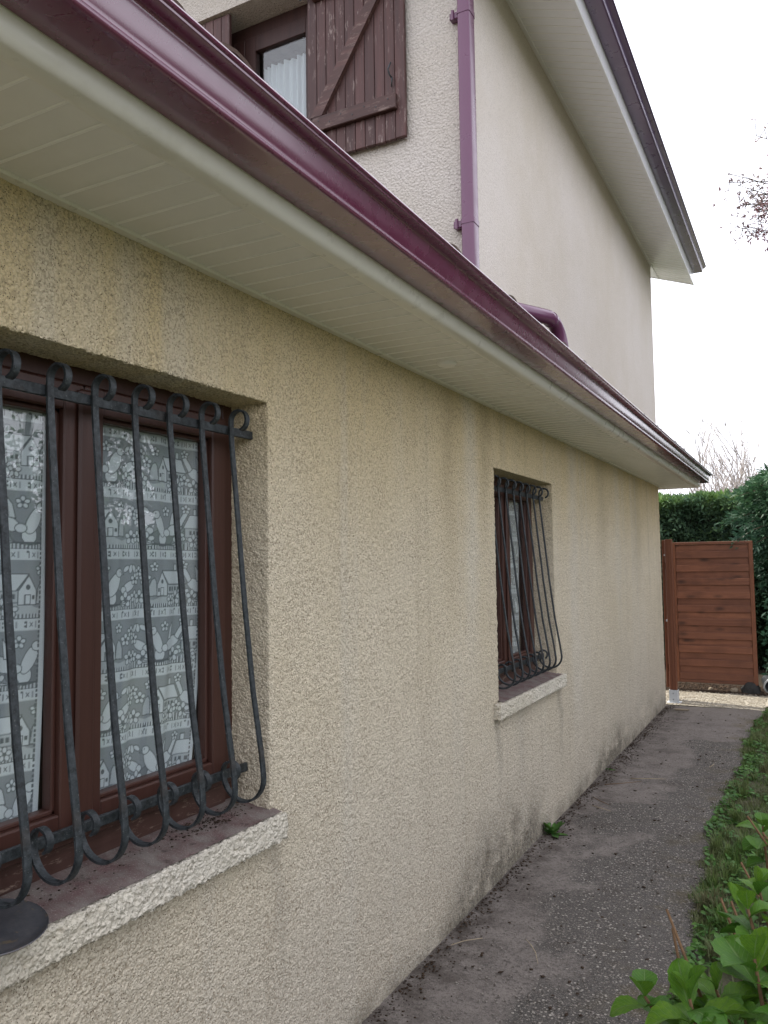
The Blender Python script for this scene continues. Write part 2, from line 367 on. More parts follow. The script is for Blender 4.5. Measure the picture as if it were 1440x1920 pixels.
M['twig'] = mat_ground('grey_twigs', (0.42, 0.38, 0.36), (0.33, 0.29, 0.27), None, 20, 0.002, 60)
M['cane'] = mat_ground('brown_stem', (0.22, 0.135, 0.075), (0.14, 0.085, 0.05), None, 30, 0.003, 120)
M['straw'] = mat_ground('dry_straw', (0.50, 0.42, 0.30), (0.36, 0.28, 0.18), None, 30, 0.002, 120)
M['crumb'] = mat_ground('leaf_crumbs', (0.052, 0.036, 0.026), (0.085, 0.055, 0.035), (0.03, 0.022, 0.018), 30, 0.002, 120)
M['stone'] = mat_ground('pale_stone', (0.36, 0.30, 0.22), (0.24, 0.20, 0.15), None, 12, 0.01, 60)
M['rock'] = mat_ground('dark_rock', (0.055, 0.056, 0.055), (0.035, 0.035, 0.035), None, 8, 0.02, 40)
M['tile'] = mat_ground('old_roof_tile', (0.13, 0.085, 0.065), (0.07, 0.058, 0.05), (0.18, 0.15, 0.13), 9, 0.006, 90)
M['pebble'] = mat_ground('path_pebble', (0.30, 0.27, 0.24), (0.17, 0.15, 0.14), (0.40, 0.37, 0.33), 25, 0.002, 120)
M['gravel_st'] = mat_ground('gravel_stone', (0.44, 0.39, 0.31), (0.31, 0.27, 0.21), (0.52, 0.48, 0.41), 25, 0.002, 120)

def mat_leaf(name, a, b, c2, scale=2.5, trans=0.25, veins=False, rough=0.5):
    g = G(name); v = g.vec()
    f = g.attr('tint')
    c = g.mix(f, a, b)
    c = g.mix(g.rng(g.noise(v, scale, 4), 0.42, 0.62), c, c2)
    if veins:
        rnd = g.rand()
        c = g.mix(g.rng(rnd, 0, 1), a, b)
        c = g.mix(g.rng(g.noise(v, 9, 5, 0.7), 0.4, 0.65, 0, 0.6), c, c2); c = g.mix(g.rng(g.noise(v, 30, 4, 0.7), 0.66, 0.72, 0, 0.7), c, (0.16, 0.15, 0.04))
        u, w, _ = g.sepxyz(g.tc.outputs['UV'])
        au = g.math('ABSOLUTE', g.math('SUBTRACT', u, 0.5))
        rib = g.rng(au, 0.012, 0.035, 0.75, 0)
        sv = g.math('ABSOLUTE', g.math('SUBTRACT', g.math('FRACT', g.math('MULTIPLY', g.math('SUBTRACT', w, g.math('MULTIPLY', au, 0.75)), 8.0)), 0.5))
        side = g.rng(sv, 0.03, 0.09, 0.4, 0)
        vn = g.math('MAXIMUM', rib, side)
        c = g.mix(vn, c, (0.15, 0.24, 0.08))
        g.set(normal=g.bump(g.math('SUBTRACT', 1.0, vn), 0.6, 0.003))
    g.set(color=c, rough=rough, spec=0.25)
    t = g.n.new('ShaderNodeBsdfTranslucent'); g.l.new(c, t.inputs[0])
    ms = g.n.new('ShaderNodeMixShader'); ms.inputs[0].default_value = trans
    g.l.new(g.b.outputs[0], ms.inputs[1]); g.l.new(t.outputs[0], ms.inputs[2]); g.l.new(ms.outputs[0], g.out.inputs[0])
    return g.m
M['hedge'] = mat_leaf('hedge_foliage', (0.065, 0.115, 0.085), (0.17, 0.29, 0.06), (0.075, 0.14, 0.08), 2.0)
M['conifer'] = mat_leaf('conifer_foliage', (0.030, 0.068, 0.045), (0.065, 0.15, 0.060), (0.035, 0.085, 0.052), 2.0)
M['grass'] = mat_leaf('grass_blades', (0.055, 0.115, 0.028), (0.15, 0.22, 0.06), (0.14, 0.14, 0.07), 3.0)
M['hydr'] = mat_leaf('broad_leaf', (0.060, 0.160, 0.016), (0.125, 0.245, 0.018), (0.045, 0.125, 0.022), 3.0, 0.30, True, 0.5)
M['weed'] = mat_leaf('weed_leaf', (0.06, 0.15, 0.03), (0.10, 0.21, 0.04), (0.05, 0.13, 0.03), 12.0, 0.25)
M['maple'] = mat_leaf('red_leaf', (0.24, 0.12, 0.13), (0.36, 0.12, 0.15), (0.28, 0.21, 0.19), 3.0, 0.4)
M['garden'] = mat_leaf('garden_foliage', (0.02, 0.05, 0.02), (0.07, 0.13, 0.03), (0.03, 0.07, 0.02), 1.0)

# ------------------------------------------------------------------ object helpers
def tag(o, label=None, cat=None, group=None, kind=None):
    if label: o['label'] = label
    if cat: o['category'] = cat
    if group: o['group'] = group
    if kind: o['kind'] = kind
    return o
def empty(name, loc=(0, 0, 0), parent=None):
    o = bpy.data.objects.new(name, None); o.empty_display_size = 0.1
    o.location = loc; col.objects.link(o)
    if parent: o.parent = parent; o.matrix_parent_inverse = Matrix.Identity(4)
    return o
def link(name, me, mat, parent=None, loc=(0, 0, 0)):
    o = bpy.data.objects.new(name, me); col.objects.link(o); o.location = loc
    if mat is not None and not me.materials:
        for mm_ in (mat if isinstance(mat, (list, tuple)) else [mat]): me.materials.append(mm_)
    if parent: o.parent = parent
    return o
class MB:
    """collects shapes, then links them as one mesh object"""
    def __init__(s): s.v = []; s.f = []; s.mi = []
    def add(s, vs_, fs, mi=0):
        b = len(s.v); s.v += [tuple(p) for p in vs_]; s.f += [tuple(b + i for i in f) for f in fs]; s.mi += [mi] * len(fs); return s
    def box(s, x0, x1, y0, y1, z0, z1, mi=0, rot=None, bev=0.0):
        if bev > 0:
            bm = bmesh.new(); bmesh.ops.create_cube(bm, size=1)
            for q in bm.verts: q.co = Vector(((x0 + x1) / 2 + q.co.x * (x1 - x0), (y0 + y1) / 2 + q.co.y * (y1 - y0), (z0 + z1) / 2 + q.co.z * (z1 - z0)))
            bmesh.ops.bevel(bm, geom=bm.edges[:], offset=bev, segments=1, affect='EDGES')
            bm.verts.index_update()
            vv = [q.co.copy() for q in bm.verts]; ff = [[q.index for q in f.verts] for f in bm.faces]; bm.free()
        else:
            vv = [Vector(p) for p in ((x0, y0, z0), (x1, y0, z0), (x1, y1, z0), (x0, y1, z0), (x0, y0, z1), (x1, y0, z1), (x1, y1, z1), (x0, y1, z1))]
            ff = [(0, 3, 2, 1), (4, 5, 6, 7), (0, 1, 5, 4), (1, 2, 6, 5), (2, 3, 7, 6), (3, 0, 4, 7)]
        if rot:
            mt, c = rot; vv = [mt @ (p - c) + c for p in vv]
        return s.add(vv, ff, mi)
    def extr_y(s, prof, y0, y1, closed=True, caps=True, mi=0, n=1):
        """profile [(x, z)...] counter-clockwise seen from -y, swept along y"""
        k = len(prof)
        vv = []
        for j in range(n + 1):
            y = y0 + (y1 - y0) * j / n
            vv += [(p[0], y, p[1]) for p in prof]
        ff = []
        for j in range(n):
            for i in range(k if closed else k - 1):
                a, b = i, (i + 1) % k
                ff.append((j * k + a, j * k + b, (j + 1) * k + b, (j + 1) * k + a))
        if caps and closed: ff += [tuple(range(k - 1, -1, -1)), tuple(n * k + i for i in range(k))]
        return s.add(vv, ff, mi)
    def tube(s, pts, rad, n=8, caps=True, mi=0, flat=None):
        pts = [Vector(p) for p in pts]; rr = rad if isinstance(rad, (list, tuple)) else [rad] * len(pts)
        vv = []; ref = None
        for i, p in enumerate(pts):
            t = (pts[min(i + 1, len(pts) - 1)] - pts[max(i - 1, 0)])
            t = t.normalized() if t.length > 1e-9 else Vector((0, 0, 1))
            if ref is None: ref = t.orthogonal().normalized()
            u = (ref - t * ref.dot(t)); u = u.normalized() if u.length > 1e-6 else t.orthogonal().normalized()
            w = t.cross(u); ref = u
            for j in range(n):
                a = 2 * PI * j / n
                vv.append(p + (u * math.cos(a) + w * math.sin(a)) * rr[i])
        ff = [(i * n + j, i * n + (j + 1) % n, (i + 1) * n + (j + 1) % n, (i + 1) * n + j) for i in range(len(pts) - 1) for j in range(n)]
        if caps: ff += [tuple(range(n - 1, -1, -1)), tuple((len(pts) - 1) * n + j for j in range(n))]
        return s.add(vv, ff, mi)
    def mesh(s, name, smooth=False, angle=None):
        me = bpy.data.meshes.new(name); me.from_pydata(s.v, [], s.f); me.update()
        bm = bmesh.new(); bm.from_mesh(me); bmesh.ops.recalc_face_normals(bm, faces=bm.faces); bm.to_mesh(me); bm.free()
        if any(s.mi): me.polygons.foreach_set('material_index', s.mi)
        if smooth or angle:
            me.polygons.foreach_set('use_smooth', [True] * len(me.polygons))
            if angle: me.set_sharp_from_angle(angle=R(angle))
        return me
    def build(s, name, mat, parent=None, smooth=False, angle=None, kind=None):
        me = s.mesh(name, smooth, angle)
        for mm_ in (mat if isinstance(mat, (list, tuple)) else [mat]): me.materials.append(mm_)
        o = link(name, me, None, parent)
        if kind: o['kind'] = kind
        return o
def np_mesh(name, V, F, mat, parent=None, smooth=False, attr=None, loc=(0, 0, 0)):
    me = bpy.data.meshes.new(name)
    V = np.asarray(V, np.float32); F = np.asarray(F, np.int32); k = F.shape[1]
    me.vertices.add(len(V)); me.vertices.foreach_set('co', V.ravel())
    me.loops.add(F.size); me.loops.foreach_set('vertex_index', F.ravel())
    me.polygons.add(len(F)); me.polygons.foreach_set('loop_start', np.arange(len(F), dtype=np.int32) * k)
    if smooth: me.polygons.foreach_set('use_smooth', np.ones(len(F), bool))
    me.update(calc_edges=True)
    if attr:
        a = me.attributes.new(attr[0], 'FLOAT', 'POINT'); a.data.foreach_set('value', np.asarray(attr[1], np.float32))
    return link(name, me, mat, parent, loc)
def grid(A, B, fn):
    """quads over two coordinate lists"""
    a, b = np.meshgrid(A, B, indexing='ij')
    V = np.stack(fn(a, b), -1).reshape(-1, 3)
    n, m = len(A), len(B)
    i = np.arange(n - 1)[:, None] * m + np.arange(m - 1)[None]
    F = np.stack([i, i + m, i + m + 1, i + 1], -1).reshape(-1, 4)
    return V, F
def weld(parts):
    Vs, Fs, b = [], [], 0
    for V, F in parts:
        Vs.append(V); Fs.append(F + b); b += len(V)
    V = np.concatenate(Vs); F = np.concatenate(Fs)
    key = np.round(V * 20000).astype(np.int64)
    _, idx, inv = np.unique(key, axis=0, return_index=True, return_inverse=True)
    return V[idx], inv.reshape(-1)[F]
def lines(stops, extra=()):
    """stops: [(pos, step)...]"""
    out = []
    for (p, s_), (q, _) in zip(stops[:-1], stops[1:]):
        n = max(1, int(round((q - p) / s_))); out += list(np.linspace(p, q, n, endpoint=False))
    out.append(stops[-1][0])
    return np.array(out)

# ================================================================== HOUSE
house = tag(empty('house', (0, 0, 0)), 'beige roughcast house with burgundy gutters, barred windows and cream soffits', 'house')
W1 = (0.84, 2.06, 0.905, 2.186); W2 = (4.14, 5.27, 0.915, 2.186)
YE = 9.70; DEP = -0.145; SOF = 2.517
# --- lower side wall, one welded sheet with the reveals, displaced by its roughcast
yl = lines([(-1.5, 0.2), (0.2, 0.02), (0.72, 0.0055), (W1[0], 0.0055), (W1[1], 0.0055), (2.7, 0.009), (W2[0], 0.010), (W2[1], 0.016), (7.0, 0.024), (YE, 1)])
zl = lines([(-0.05, 0.009), (W1[2], 0.009), (W2[2], 0.0065), (W1[3], 0.0065), (SOF + 0.03, 1)])
xl = lines([(DEP - 0.03, 0.0065), (0.0, 1)])
a, b = np.meshgrid(yl, zl, indexing='ij')
V, F = grid(yl, zl, lambda y, z: (y * 0, y, z))
cy = (yl[:-1] + yl[1:])[:, None] / 2 + 0 * zl[None, :-1]; cz = (zl[:-1] + zl[1:])[None] / 2 + 0 * yl[:-1, None]
hole = np.zeros_like(cy, bool)
for w in (W1, W2): hole |= (cy > w[0]) & (cy < w[1]) & (cz > w[2]) & (cz < w[3])
parts = [(V, F[~hole.ravel()])]
for w in (W1, W2):
    yy = yl[(yl >= w[0] - 1e-6) & (yl <= w[1] + 1e-6)]; zz = zl[(zl >= w[2] - 1e-6) & (zl <= w[3] + 1e-6)]
    V, F = grid(xl, zz, lambda x, z: (x, x * 0 + w[1], z)); parts.append((V, F))
    V, F = grid(xl, zz, lambda x, z: (x, x * 0 + w[0], z)); parts.append((V, F[:, ::-1]))
    V, F = grid(xl, yy, lambda x, y: (x, y, x * 0 + w[3])); parts.append((V, F[:, ::-1]))
V, F = grid(lines([(-0.3, 0.02), (0, 1)]), zl, lambda x, z: (x, x * 0 + YE, z)); parts.append((V, F[:, ::-1]))
V, F = weld(parts)
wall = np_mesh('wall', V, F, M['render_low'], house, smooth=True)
# rest of the shell
s = MB()
s.box(-7.0, -0.3, YE - 0.2, YE, -0.05, 4.9); s.box(-7.0, -6.8, -1.5, YE - 0.2, -0.05, 4.9)
s.box(-6.8, -0.02, -1.5, -1.3, -0.05, 2.5)
s.build('wall', M['render_up'], house)
s = MB(); s.box(-2.6, -2.5, -1.3, YE - 0.2, 0.0, 2.45); s.box(-2.5, -0.3, -1.3, YE - 0.2, 2.42, 2.48); s.box(-2.5, -0.2, -1.3, YE - 0.2, 0.0, 0.06)
s.build('inner_wall', M['dark'], house)

# --- windows
def casement(y0, y1, z0, z1, xf, mats, mull=0.16):
    w = empty('window', (xf, (y0 + y1) / 2, z0), house)
    ox, oy, oz = xf, (y0 + y1) / 2, z0
    def B(mb, xa, xb, ya, yb, za, zb, bev=0.004): mb.box(xa - ox, xb - ox, ya - oy, yb - oy, za - oz, zb - oz, 0, None, bev)
    fr = MB(); t = 0.045
    B(fr, xf - 0.06, xf, y0 - 0.03, y0 + t, z0, z1 + 0.02); B(fr, xf - 0.06, xf, y1 - t, y1 + 0.03, z0, z1 + 0.02)
    B(fr, xf - 0.06, xf + 0.001, y0 + t, y1 - t, z1 - 0.045, z1 + 0.03)
    fr.build('frame', mats[0], w)
    fb = MB(); B(fb, xf - 0.06, xf + 0.012, y0 + t, y1 - t, z0 - 0.01, z0 + 0.075)
    B(fb, xf - 0.03, xf + 0.034, y0 + t, y1 - t, z0 + 0.075, z0 + 0.093)
    fb.build('bottom_rail', mats[1], w)
    c = (y0 + y1) / 2
    for k, (ya, yb) in enumerate(((y0 + t, c - 0.002), (c + 0.002, y1 - t))):
        sh = MB(); st = 0.062; x1 = xf + 0.012; zb_, zt = z0 + 0.095, z1 - 0.047
        B(sh, xf - 0.045, x1, ya, ya + st, zb_, zt); B(sh, xf - 0.045, x1, yb - st, yb, zb_, zt)
        B(sh, xf - 0.045, x1 - 0.001, ya + st, yb - st, zt - 0.07, zt); B(sh, xf - 0.045, x1 - 0.001, ya + st, yb - st, zb_, zb_ + 0.05)
        # stepped glazing bead
        for (p, q, r_, u) in ((ya + st, ya + st + 0.012, zb_ + 0.05, zt - 0.07), (yb - st - 0.012, yb - st, zb_ + 0.05, zt - 0.07)):
            B(sh, xf - 0.04, xf - 0.006, p, q, r_, u, 0.003)
        B(sh, xf - 0.04, xf - 0.006, ya + st, yb - st, zb_ + 0.05, zb_ + 0.062, 0.003)
        B(sh, xf - 0.04, xf - 0.006, ya + st, yb - st, zt - 0.082, zt - 0.07, 0.003)
        sh.build('sash', mats[0], w)
        gl = MB(); B(gl, xf - 0.030, xf - 0.026, ya + st - 0.005, yb - st + 0.005, zb_ + 0.04, zt - 0.06, 0)
        gl.build('pane', M['glass'], w)
    ml = MB(); B(ml, xf + 0.012, xf + 0.028, c - 0.028, c + 0.028, z0 + 0.10, z1 - 0.06, 0.007)
    ml.build('meeting_strip', mats[0], w)
    return w
casement(*W1[:2], 0.925, W1[3], DEP, (M['frame'], M['frame_h']))
casement(*W2[:2], 0.93, W2[3], DEP, (M['frame'], M['frame_h']))

# --- sills
def sill(y0, y1, ya, yb, zb):
    """roughcast nose + painted top; ya,yb: the opening"""
    s_ = empty('sill', (0, (y0 + y1) / 2, zb), house)
    cyy = (y0 + y1) / 2
    xs = lines([(0.001, 0.008), (0.040, 1)]); zs = lines([(zb, 0.008), (zb + 0.078, 1)]); ys = lines([(y0, 0.008), (y1, 1)])
    ps = []
    X1, Z1, Z0 = xs[-1], zs[-1], zs[0]
    V, F = grid(ys, zs, lambda y, z: (y * 0 + X1, y, z)); ps.append((V, F))
    V, F = grid(xs, ys, lambda x, y: (x, y, x * 0 + Z0)); ps.append((V, F[:, ::-1]))
    V, F = grid(xs, ys, lambda x, y: (x, y, x * 0 + Z1)); ps.append((V, F))
    V, F = grid(xs, zs, lambda x, z: (x, x * 0 + y1, z)); ps.append((V, F[:, ::-1]))
    V, F = grid(xs, zs, lambda x, z: (x, x * 0 + y0, z)); ps.append((V, F))
    V, F = weld(ps); V = V - np.array([0, cyy, zb])
    np_mesh('sill_nose', V, F, M['render_sill'], s_, smooth=True)
    xs = lines([(DEP - 0.01, 0.01), (0.032, 1)]); ys = lines([(ya - 0.02, 0.012), (yb + 0.02, 1)])
    V, F = grid(xs, ys, lambda x, y: (x, y - cyy, 0.084 + (0.03 - x) * 0.16 + 0.002 * np.sin(y * 31) * np.cos(x * 60)))
    np_mesh('sill_top', V, F, M['silltop'], s_, smooth=True)
    xs = lines([(-0.001, 0.01), (0.032, 1)])
    return s_
sill(0.76, 2.10, W1[0], W1[1], 0.826)
sill(4.06, 5.36, W2[0], W2[1], 0.836)

# --- wrought iron grilles
def arc(cx, cz, r, a0, a1, n):
    return [(cx + r * math.cos(R(a0 + (a1 - a0) * i / n)), cz + r * math.sin(R(a0 + (a1 - a0) * i / n))) for i in range(n + 1)]
def bar_profile():
    p = arc(-0.021, 2.112, 0.031, -75, 180, 16)            # top scroll, outer end first
    p = [(x, z) for x, z in p]
    p += [(-0.052, 2.09), (-0.049, 2.04), (-0.03, 1.85), (0.0, 1.55), (0.03, 1.30), (0.060, 1.12)]
    p += arc(-0.006, 1.048, 0.075, 12, -180, 16)
    p += arc(-0.053, 1.056, 0.028, 180, -60, 12)
    return p
def ribbon(prof, hw, ht):
    """flat bar swept along an x-z profile; width along y"""
    n = len(prof); vv = []
    for i in range(n):
        a_ = Vector(prof[max(i - 1, 0)]); c_ = Vector(prof[min(i + 1, n - 1)])
        t = (c_ - a_).normalized(); nn = Vector((-t.y, t.x)) * ht
        x, z = prof[i]
        vv += [(x + nn.x, -hw, z + nn.y), (x + nn.x, hw, z + nn.y), (x - nn.x, hw, z - nn.y), (x - nn.x, -hw, z - nn.y)]
    ff = [(i * 4 + j, i * 4 + (j + 1) % 4, (i + 1) * 4 + (j + 1) % 4, (i + 1) * 4 + j) for i in range(n - 1) for j in range(4)]
    ff += [(0, 1, 2, 3), ((n - 1) * 4 + 3, (n - 1) * 4 + 2, (n - 1) * 4 + 1, (n - 1) * 4)]
    return MB().add(vv, ff)
def grille(ys, y0, y1, hw, ht, dz=0.0, round_=False):
    g_ = empty('window_grille', (0, (y0 + y1) / 2, 1.5 + dz), house)
    prof = [(x, z - 1.5) for x, z in bar_profile()]
    if round_:
        me = MB().tube([(x, 0, z) for x, z in prof], hw, 8).mesh('bar', True)
    else:
        me = ribbon(prof, hw, ht).mesh('bar', angle=40)
    me.materials.append(M['iron'])
    for y in ys:
        o = link('bar', me, None, g_, (0, y - (y0 + y1) / 2, 0)); o.rotation_euler = (R(random.uniform(-0.4, 0.4)), 0, R(random.uniform(-1, 1)))
    cyy = (y0 + y1) / 2
    for zz, xx in ((2.085, -0.066), (1.038, -0.089)):
        s_ = MB().box(xx - 0.006, xx + 0.006, y0 - cyy - 0.01, y1 - cyy + 0.01, zz - 1.5 - 0.013, zz - 1.5 + 0.013, 0, None, 0.0015)
        s_.build('rail', M['iron'], g_)
    return g_
grille([1.94 - 0.134 * k for k in range(8)], W1[0], W1[1], 0.0092, 0.0032)
grille([5.15 - 0.1335 * k for k in range(8)], W2[0], W2[1], 0.0062, 0.0, 0.004, round_=True)

# --- soffits
def soffit(name, xa, za, xb, zb, y0, y1, mat, trim):
    so = empty(name, (xa, y0, za), house)
    P = 0.0845; sl = (zb - za) / (xb - xa)
    L = xb - xa
    prof = [(0.0, 0.0045), (0.0004, 0.0), (0.0022, -0.0030), (0.0062, -0.0030), (0.0085, 0.0), (P, 0.0)]     # joint, rounded tongue, flat
    vv = []
    for (yy, zz) in prof: vv += [(0, yy, zz), (L, yy, sl * L + zz)]
    ff = [(2 * i, 2 * i + 1, 2 * i + 3, 2 * i + 2) for i in range(len(prof) - 1)]
    vv += [(0, P, 0.0045), (L, P, sl * L + 0.0045)]; ff.append((2 * len(prof) - 2, 2 * len(prof) - 1, 2 * len(prof) + 1, 2 * len(prof)))
    mb_ = MB().add(vv, ff); mb_.mi = [1 if i in (1, 2, 3) else 0 for i in range(len(ff))]
    me = mb_.mesh('soffit_board'); me.materials.append(mat); me.materials.append(M['pvc_bright'])
    n = int((y1 - y0) / P)
    for k in range(n):
        o = link('soffit_board', me, None, so, (0, k * P, random.uniform(-0.0005, 0.0005)))
    # wall trim
    yend = n * P
    t = MB().extr_y([(-0.002, 0.003), (-0.002, -0.009), (0.024, sl * 0.024 - 0.009), (0.027, sl * 0.024 - 0.004), (0.027, sl * 0.024 + 0.003)], 0, yend)
    t.build('edge_trim', trim, so)
    b_ = MB().box(0, L, 0, yend, 0.03, 0.034, rot=None)
    return so, y0 + yend
so1, ye1 = soffit('eaves_soffit', 0.0, SOF, 0.357, SOF, -0.8, 10.14, M['pvc'], M['pvc_trim'])
so2, ye2 = soffit('eaves_soffit', 0.0, 5.135, 0.412, 5.135 - 0.412 * 0.365, 3.3, 10.20, M['pvc_up'], M['pvc_up'])
# round cap in the lower soffit
v_ = MB(); n = 28
ring = [(0.034 * math.cos(2 * PI * i / n), 0.034 * math.sin(2 * PI * i / n)) for i in range(n)]
ring2 = [(0.041 * math.cos(2 * PI * i / n), 0.041 * math.sin(2 * PI * i / n)) for i in range(n)]
v_.add([(x, y, -0.014) for x, y in ring] + [(x, y, -0.008) for x, y in ring2] + [(x, y, 0.001) for x, y in ring2],
       [tuple(range(n))] + [(i, (i + 1) % n, n + (i + 1) % n, n + i) for i in range(n)] + [(n + i, n + (i + 1) % n, 2 * n + (i + 1) % n, 2 * n + i) for i in range(n)])
o = v_.build('soffit_cap', M['pvc_bright'], house, angle=25); o.location = (0.182, 3.09, SOF - 0.001)
# fascias
f_ = MB().extr_y([(0.351, 2.512), (0.390, 2.512), (0.398, 2.516), (0.4045, 2.524), (0.4085, 2.536), (0.411, 2.552), (0.411, 2.66), (0.396, 2.66), (0.396, 2.524), (0.351, 2.522)], -0.8, ye1)
f_.build('fascia', M['pvc_trim'], house, angle=35)
f_ = MB().extr_y([(0.404, 4.974), (0.425, 4.966), (0.4300, 4.972), (0.4315, 5.085), (0.4315, 5.19), (0.414, 5.19), (0.414, 4.985)], 3.3, ye2)
f_.build('fascia', M['pvc_up'], house, angle=35)
# verge closure boards at the far end
s = MB(); s.add([(-3.0, ye1, 2.50), (0.41, ye1, 2.513), (0.41, ye1, 2.655), (-3.0, ye1, 2.66)], [(0, 1, 2, 3)]); s.add([(-3.0, ye1 + .02, 2.50), (0.41, ye1 + .02, 2.513), (0.41, ye1 + .02, 2.655), (-3.0, ye1 + .02, 2.66)], [(3, 2, 1, 0)])
s.add([(-3.0, ye1, 2.50), (0.41, ye1, 2.513), (0.41, ye1 + .02, 2.513), (-3.0, ye1 + .02, 2.50)], [(0, 1, 2, 3)])
s.build('verge_board', M['pvc_trim'], house)
s = MB()
za = 5.135 + 3.6 * 0.365
s.add([(-3.6, ye2, za), (0.43, ye2, 4.972), (0.43, ye2, 5.19), (-3.6, ye2, za + 0.2), (-3.6, ye2 + .02, za), (0.43, ye2 + .02, 4.972), (0.43, ye2 + .02, 5.19), (-3.6, ye2 + .02, za + 0.2)],
      [(0, 1, 2, 3), (4, 7, 6, 5), (0, 4, 5, 1), (1, 5, 6, 2), (2, 6, 7, 3)])
s.build('verge_board', M['pvc_up'], house)
# soffit under the far verge, behind the corner
s = MB(); s.add([(-3.0, YE - 0.01, SOF + 0.001), (-0.001, YE - 0.01, SOF + 0.001), (-0.001, ye1, SOF + 0.001), (-3.0, ye1, SOF + 0.001)], [(0, 1, 2, 3)]); s.build('verge_soffit', M['pvc'], house)
s = MB(); s.add([(-3.6, YE - 0.01, za), (-0.001, YE - 0.01, 5.136), (-0.001, ye2, 5.136), (-3.6, ye2, za)], [(0, 1, 2, 3)]); s.build('verge_soffit', M['pvc_up'], house)

# --- gutters
def cap_fan(pts, y): return [(x, y, z) for x, z in pts]
def gutter(pf, y0, y1, mat):
    g_ = empty('gutter', (pf[0][0], y0, pf[0][1]), house)
    ox, oz = pf[0][0], pf[0][1]
    rel = [(x - ox, z - oz) for x, z in pf]
    t = 0.0022; inner = []
    n = len(rel)
    for i in range(n):
        a_ = Vector(rel[max(i - 1, 0)]); b_ = Vector(rel[min(i + 1, n - 1)]); d = (b_ - a_).normalized()
        inner.append((rel[i][0] - d.y * t, rel[i][1] + d.x * t))
    o1 = MB().extr_y(rel + inner[::-1], 0, y1 - y0, n=1).build('channel', mat, g_, angle=32)
    top = rel[-1][1]
    cp = [(rel[0][0], top)] + rel
    e = MB(); e.extr_y([(x * 1.0 + 0.0, z) for x, z in cp], y1 - y0 + 0.0005, y1 - y0 + 0.005)
    e.build('end_cap', mat, g_)
    return g_
def curve3(p0, p1, p2, n):
    return [((1 - t) ** 2 * p0[0] + 2 * t * (1 - t) * p1[0] + t * t * p2[0], (1 - t) ** 2 * p0[1] + 2 * t * (1 - t) * p1[1] + t * t * p2[1]) for t in [i / n for i in range(n + 1)]]
low = [(0.4135, 2.640), (0.4135, 2.5575)] + [(0.500, 2.5575)] + curve3((0.506, 2.5575), (0.5165, 2.5580), (0.5170, 2.5660), 4) \
    + curve3((0.5145, 2.5715), (0.5085, 2.5740), (0.5150, 2.5860), 6) + [(0.5195, 2.6000), (0.5235, 2.6280)] + curve3((0.5240, 2.6310), (0.5250, 2.6375), (0.5340, 2.6385), 6) \
    + [(0.5520, 2.6395), (0.5558, 2.6410), (0.5565, 2.6450), (0.5615, 2.6470), (0.5635, 2.6505), (0.5625, 2.6545), (0.5560, 2.6555)]
gutter(low, -0.8, 10.05, M['alu'])
up = [(0.434, 5.17), (0.434, 5.092)] + [(0.524, 5.092)] + curve3((0.528, 5.092), (0.537, 5.0925), (0.538, 5.1000), 4) \
    + curve3((0.5365, 5.103), (0.534, 5.118), (0.5505, 5.1300), 7) + curve3((0.552, 5.131), (0.564, 5.137), (0.570, 5.1420), 4) \
    + [(0.5705, 5.147), (0.577, 5.1485), (0.580, 5.152), (0.579, 5.157), (0.573, 5.158)]
gutter(up, 3.3, 10.08, M['alu_up'])

# --- upper storey walls
YF = 3.78
def wall_grid(name, stops_a, stops_b, fn, mat, holes=()):
    A, B = lines(stops_a), lines(stops_b)
    V, F = grid(A, B, fn)
    return np_mesh(name, V, F, mat, house, smooth=True)
s = MB()
s.add([(0, YF, 2.6), (0, YE, 2.6), (0, YE, 5.2), (0, YF, 5.2)], [(0, 1, 2, 3)])
s.add([(0, YE, 2.6), (-0.35, YE, 2.6), (-0.35, YE, 5.25), (0, YE, 5.2)], [(0, 1, 2, 3)])
s.build('wall', M['render_up'], house)
OX0, OX1, OZ0, OZ1 = -2.15, -0.945, 3.98, 5.117
s = MB(); YB = YF + 0.25
def fr_wall(x0, x1, z0, z1): s.box(x0, min(x1, -0.002), YF - 0.001, YB, z0, z1)
fr_wall(OX1, 0.0, 2.6, 5.149); fr_wall(-6.8, OX0, 2.6, 5.149); fr_wall(OX0, OX1, 2.6, OZ0); fr_wall(OX0, OX1, OZ1, 5.149)
s.build('wall', M['render_front'], house)
# upper window: frame, panes, closed left leaf
w = empty('window', ((OX0 + OX1) / 2, 3.97, OZ0), house); cx = (OX0 + OX1) / 2
s = MB()
for (x0, x1, z0, z1) in ((OX0, OX0 + 0.06, OZ0, OZ1), (OX1 - 0.06, OX1, OZ0, OZ1), (OX0 + 0.06, OX1 - 0.06, OZ1 - 0.09, OZ1), (OX0 + 0.06, OX1 - 0.06, OZ0, OZ0 + 0.08)):
    s.box(x0 - cx, x1 - cx, 0, 0.06, z0 - OZ0, z1 - OZ0, 0, None, 0.004)
s.build('frame', M['frame_up'], w)
for x0, x1 in ((OX0 + 0.06, cx - 0.002), (cx + 0.002, OX1 - 0.06)):
    s = MB(); a0, a1 = x0 - cx, x1 - cx; z0, z1 = 0.08, OZ1 - OZ0 - 0.09
    s.box(a0, a0 + 0.08, -0.012, 0.04, z0, z1, 0, None, 0.003); s.box(a1 - 0.08, a1, -0.012, 0.04, z0, z1, 0, None, 0.003)
    s.box(a0 + 0.08, a1 - 0.08, -0.011, 0.04, z1 - 0.10, z1, 0, None, 0.003); s.box(a0 + 0.08, a1 - 0.08, -0.011, 0.04, z0, z0 + 0.08, 0, None, 0.003)
    s.build('sash', M['frame_up'], w)
    s = MB(); s.box(a0 + 0.07, a1 - 0.07, 0.010, 0.014, z0 + 0.07, z1 - 0.09); s.build('pane', M['glass'], w)

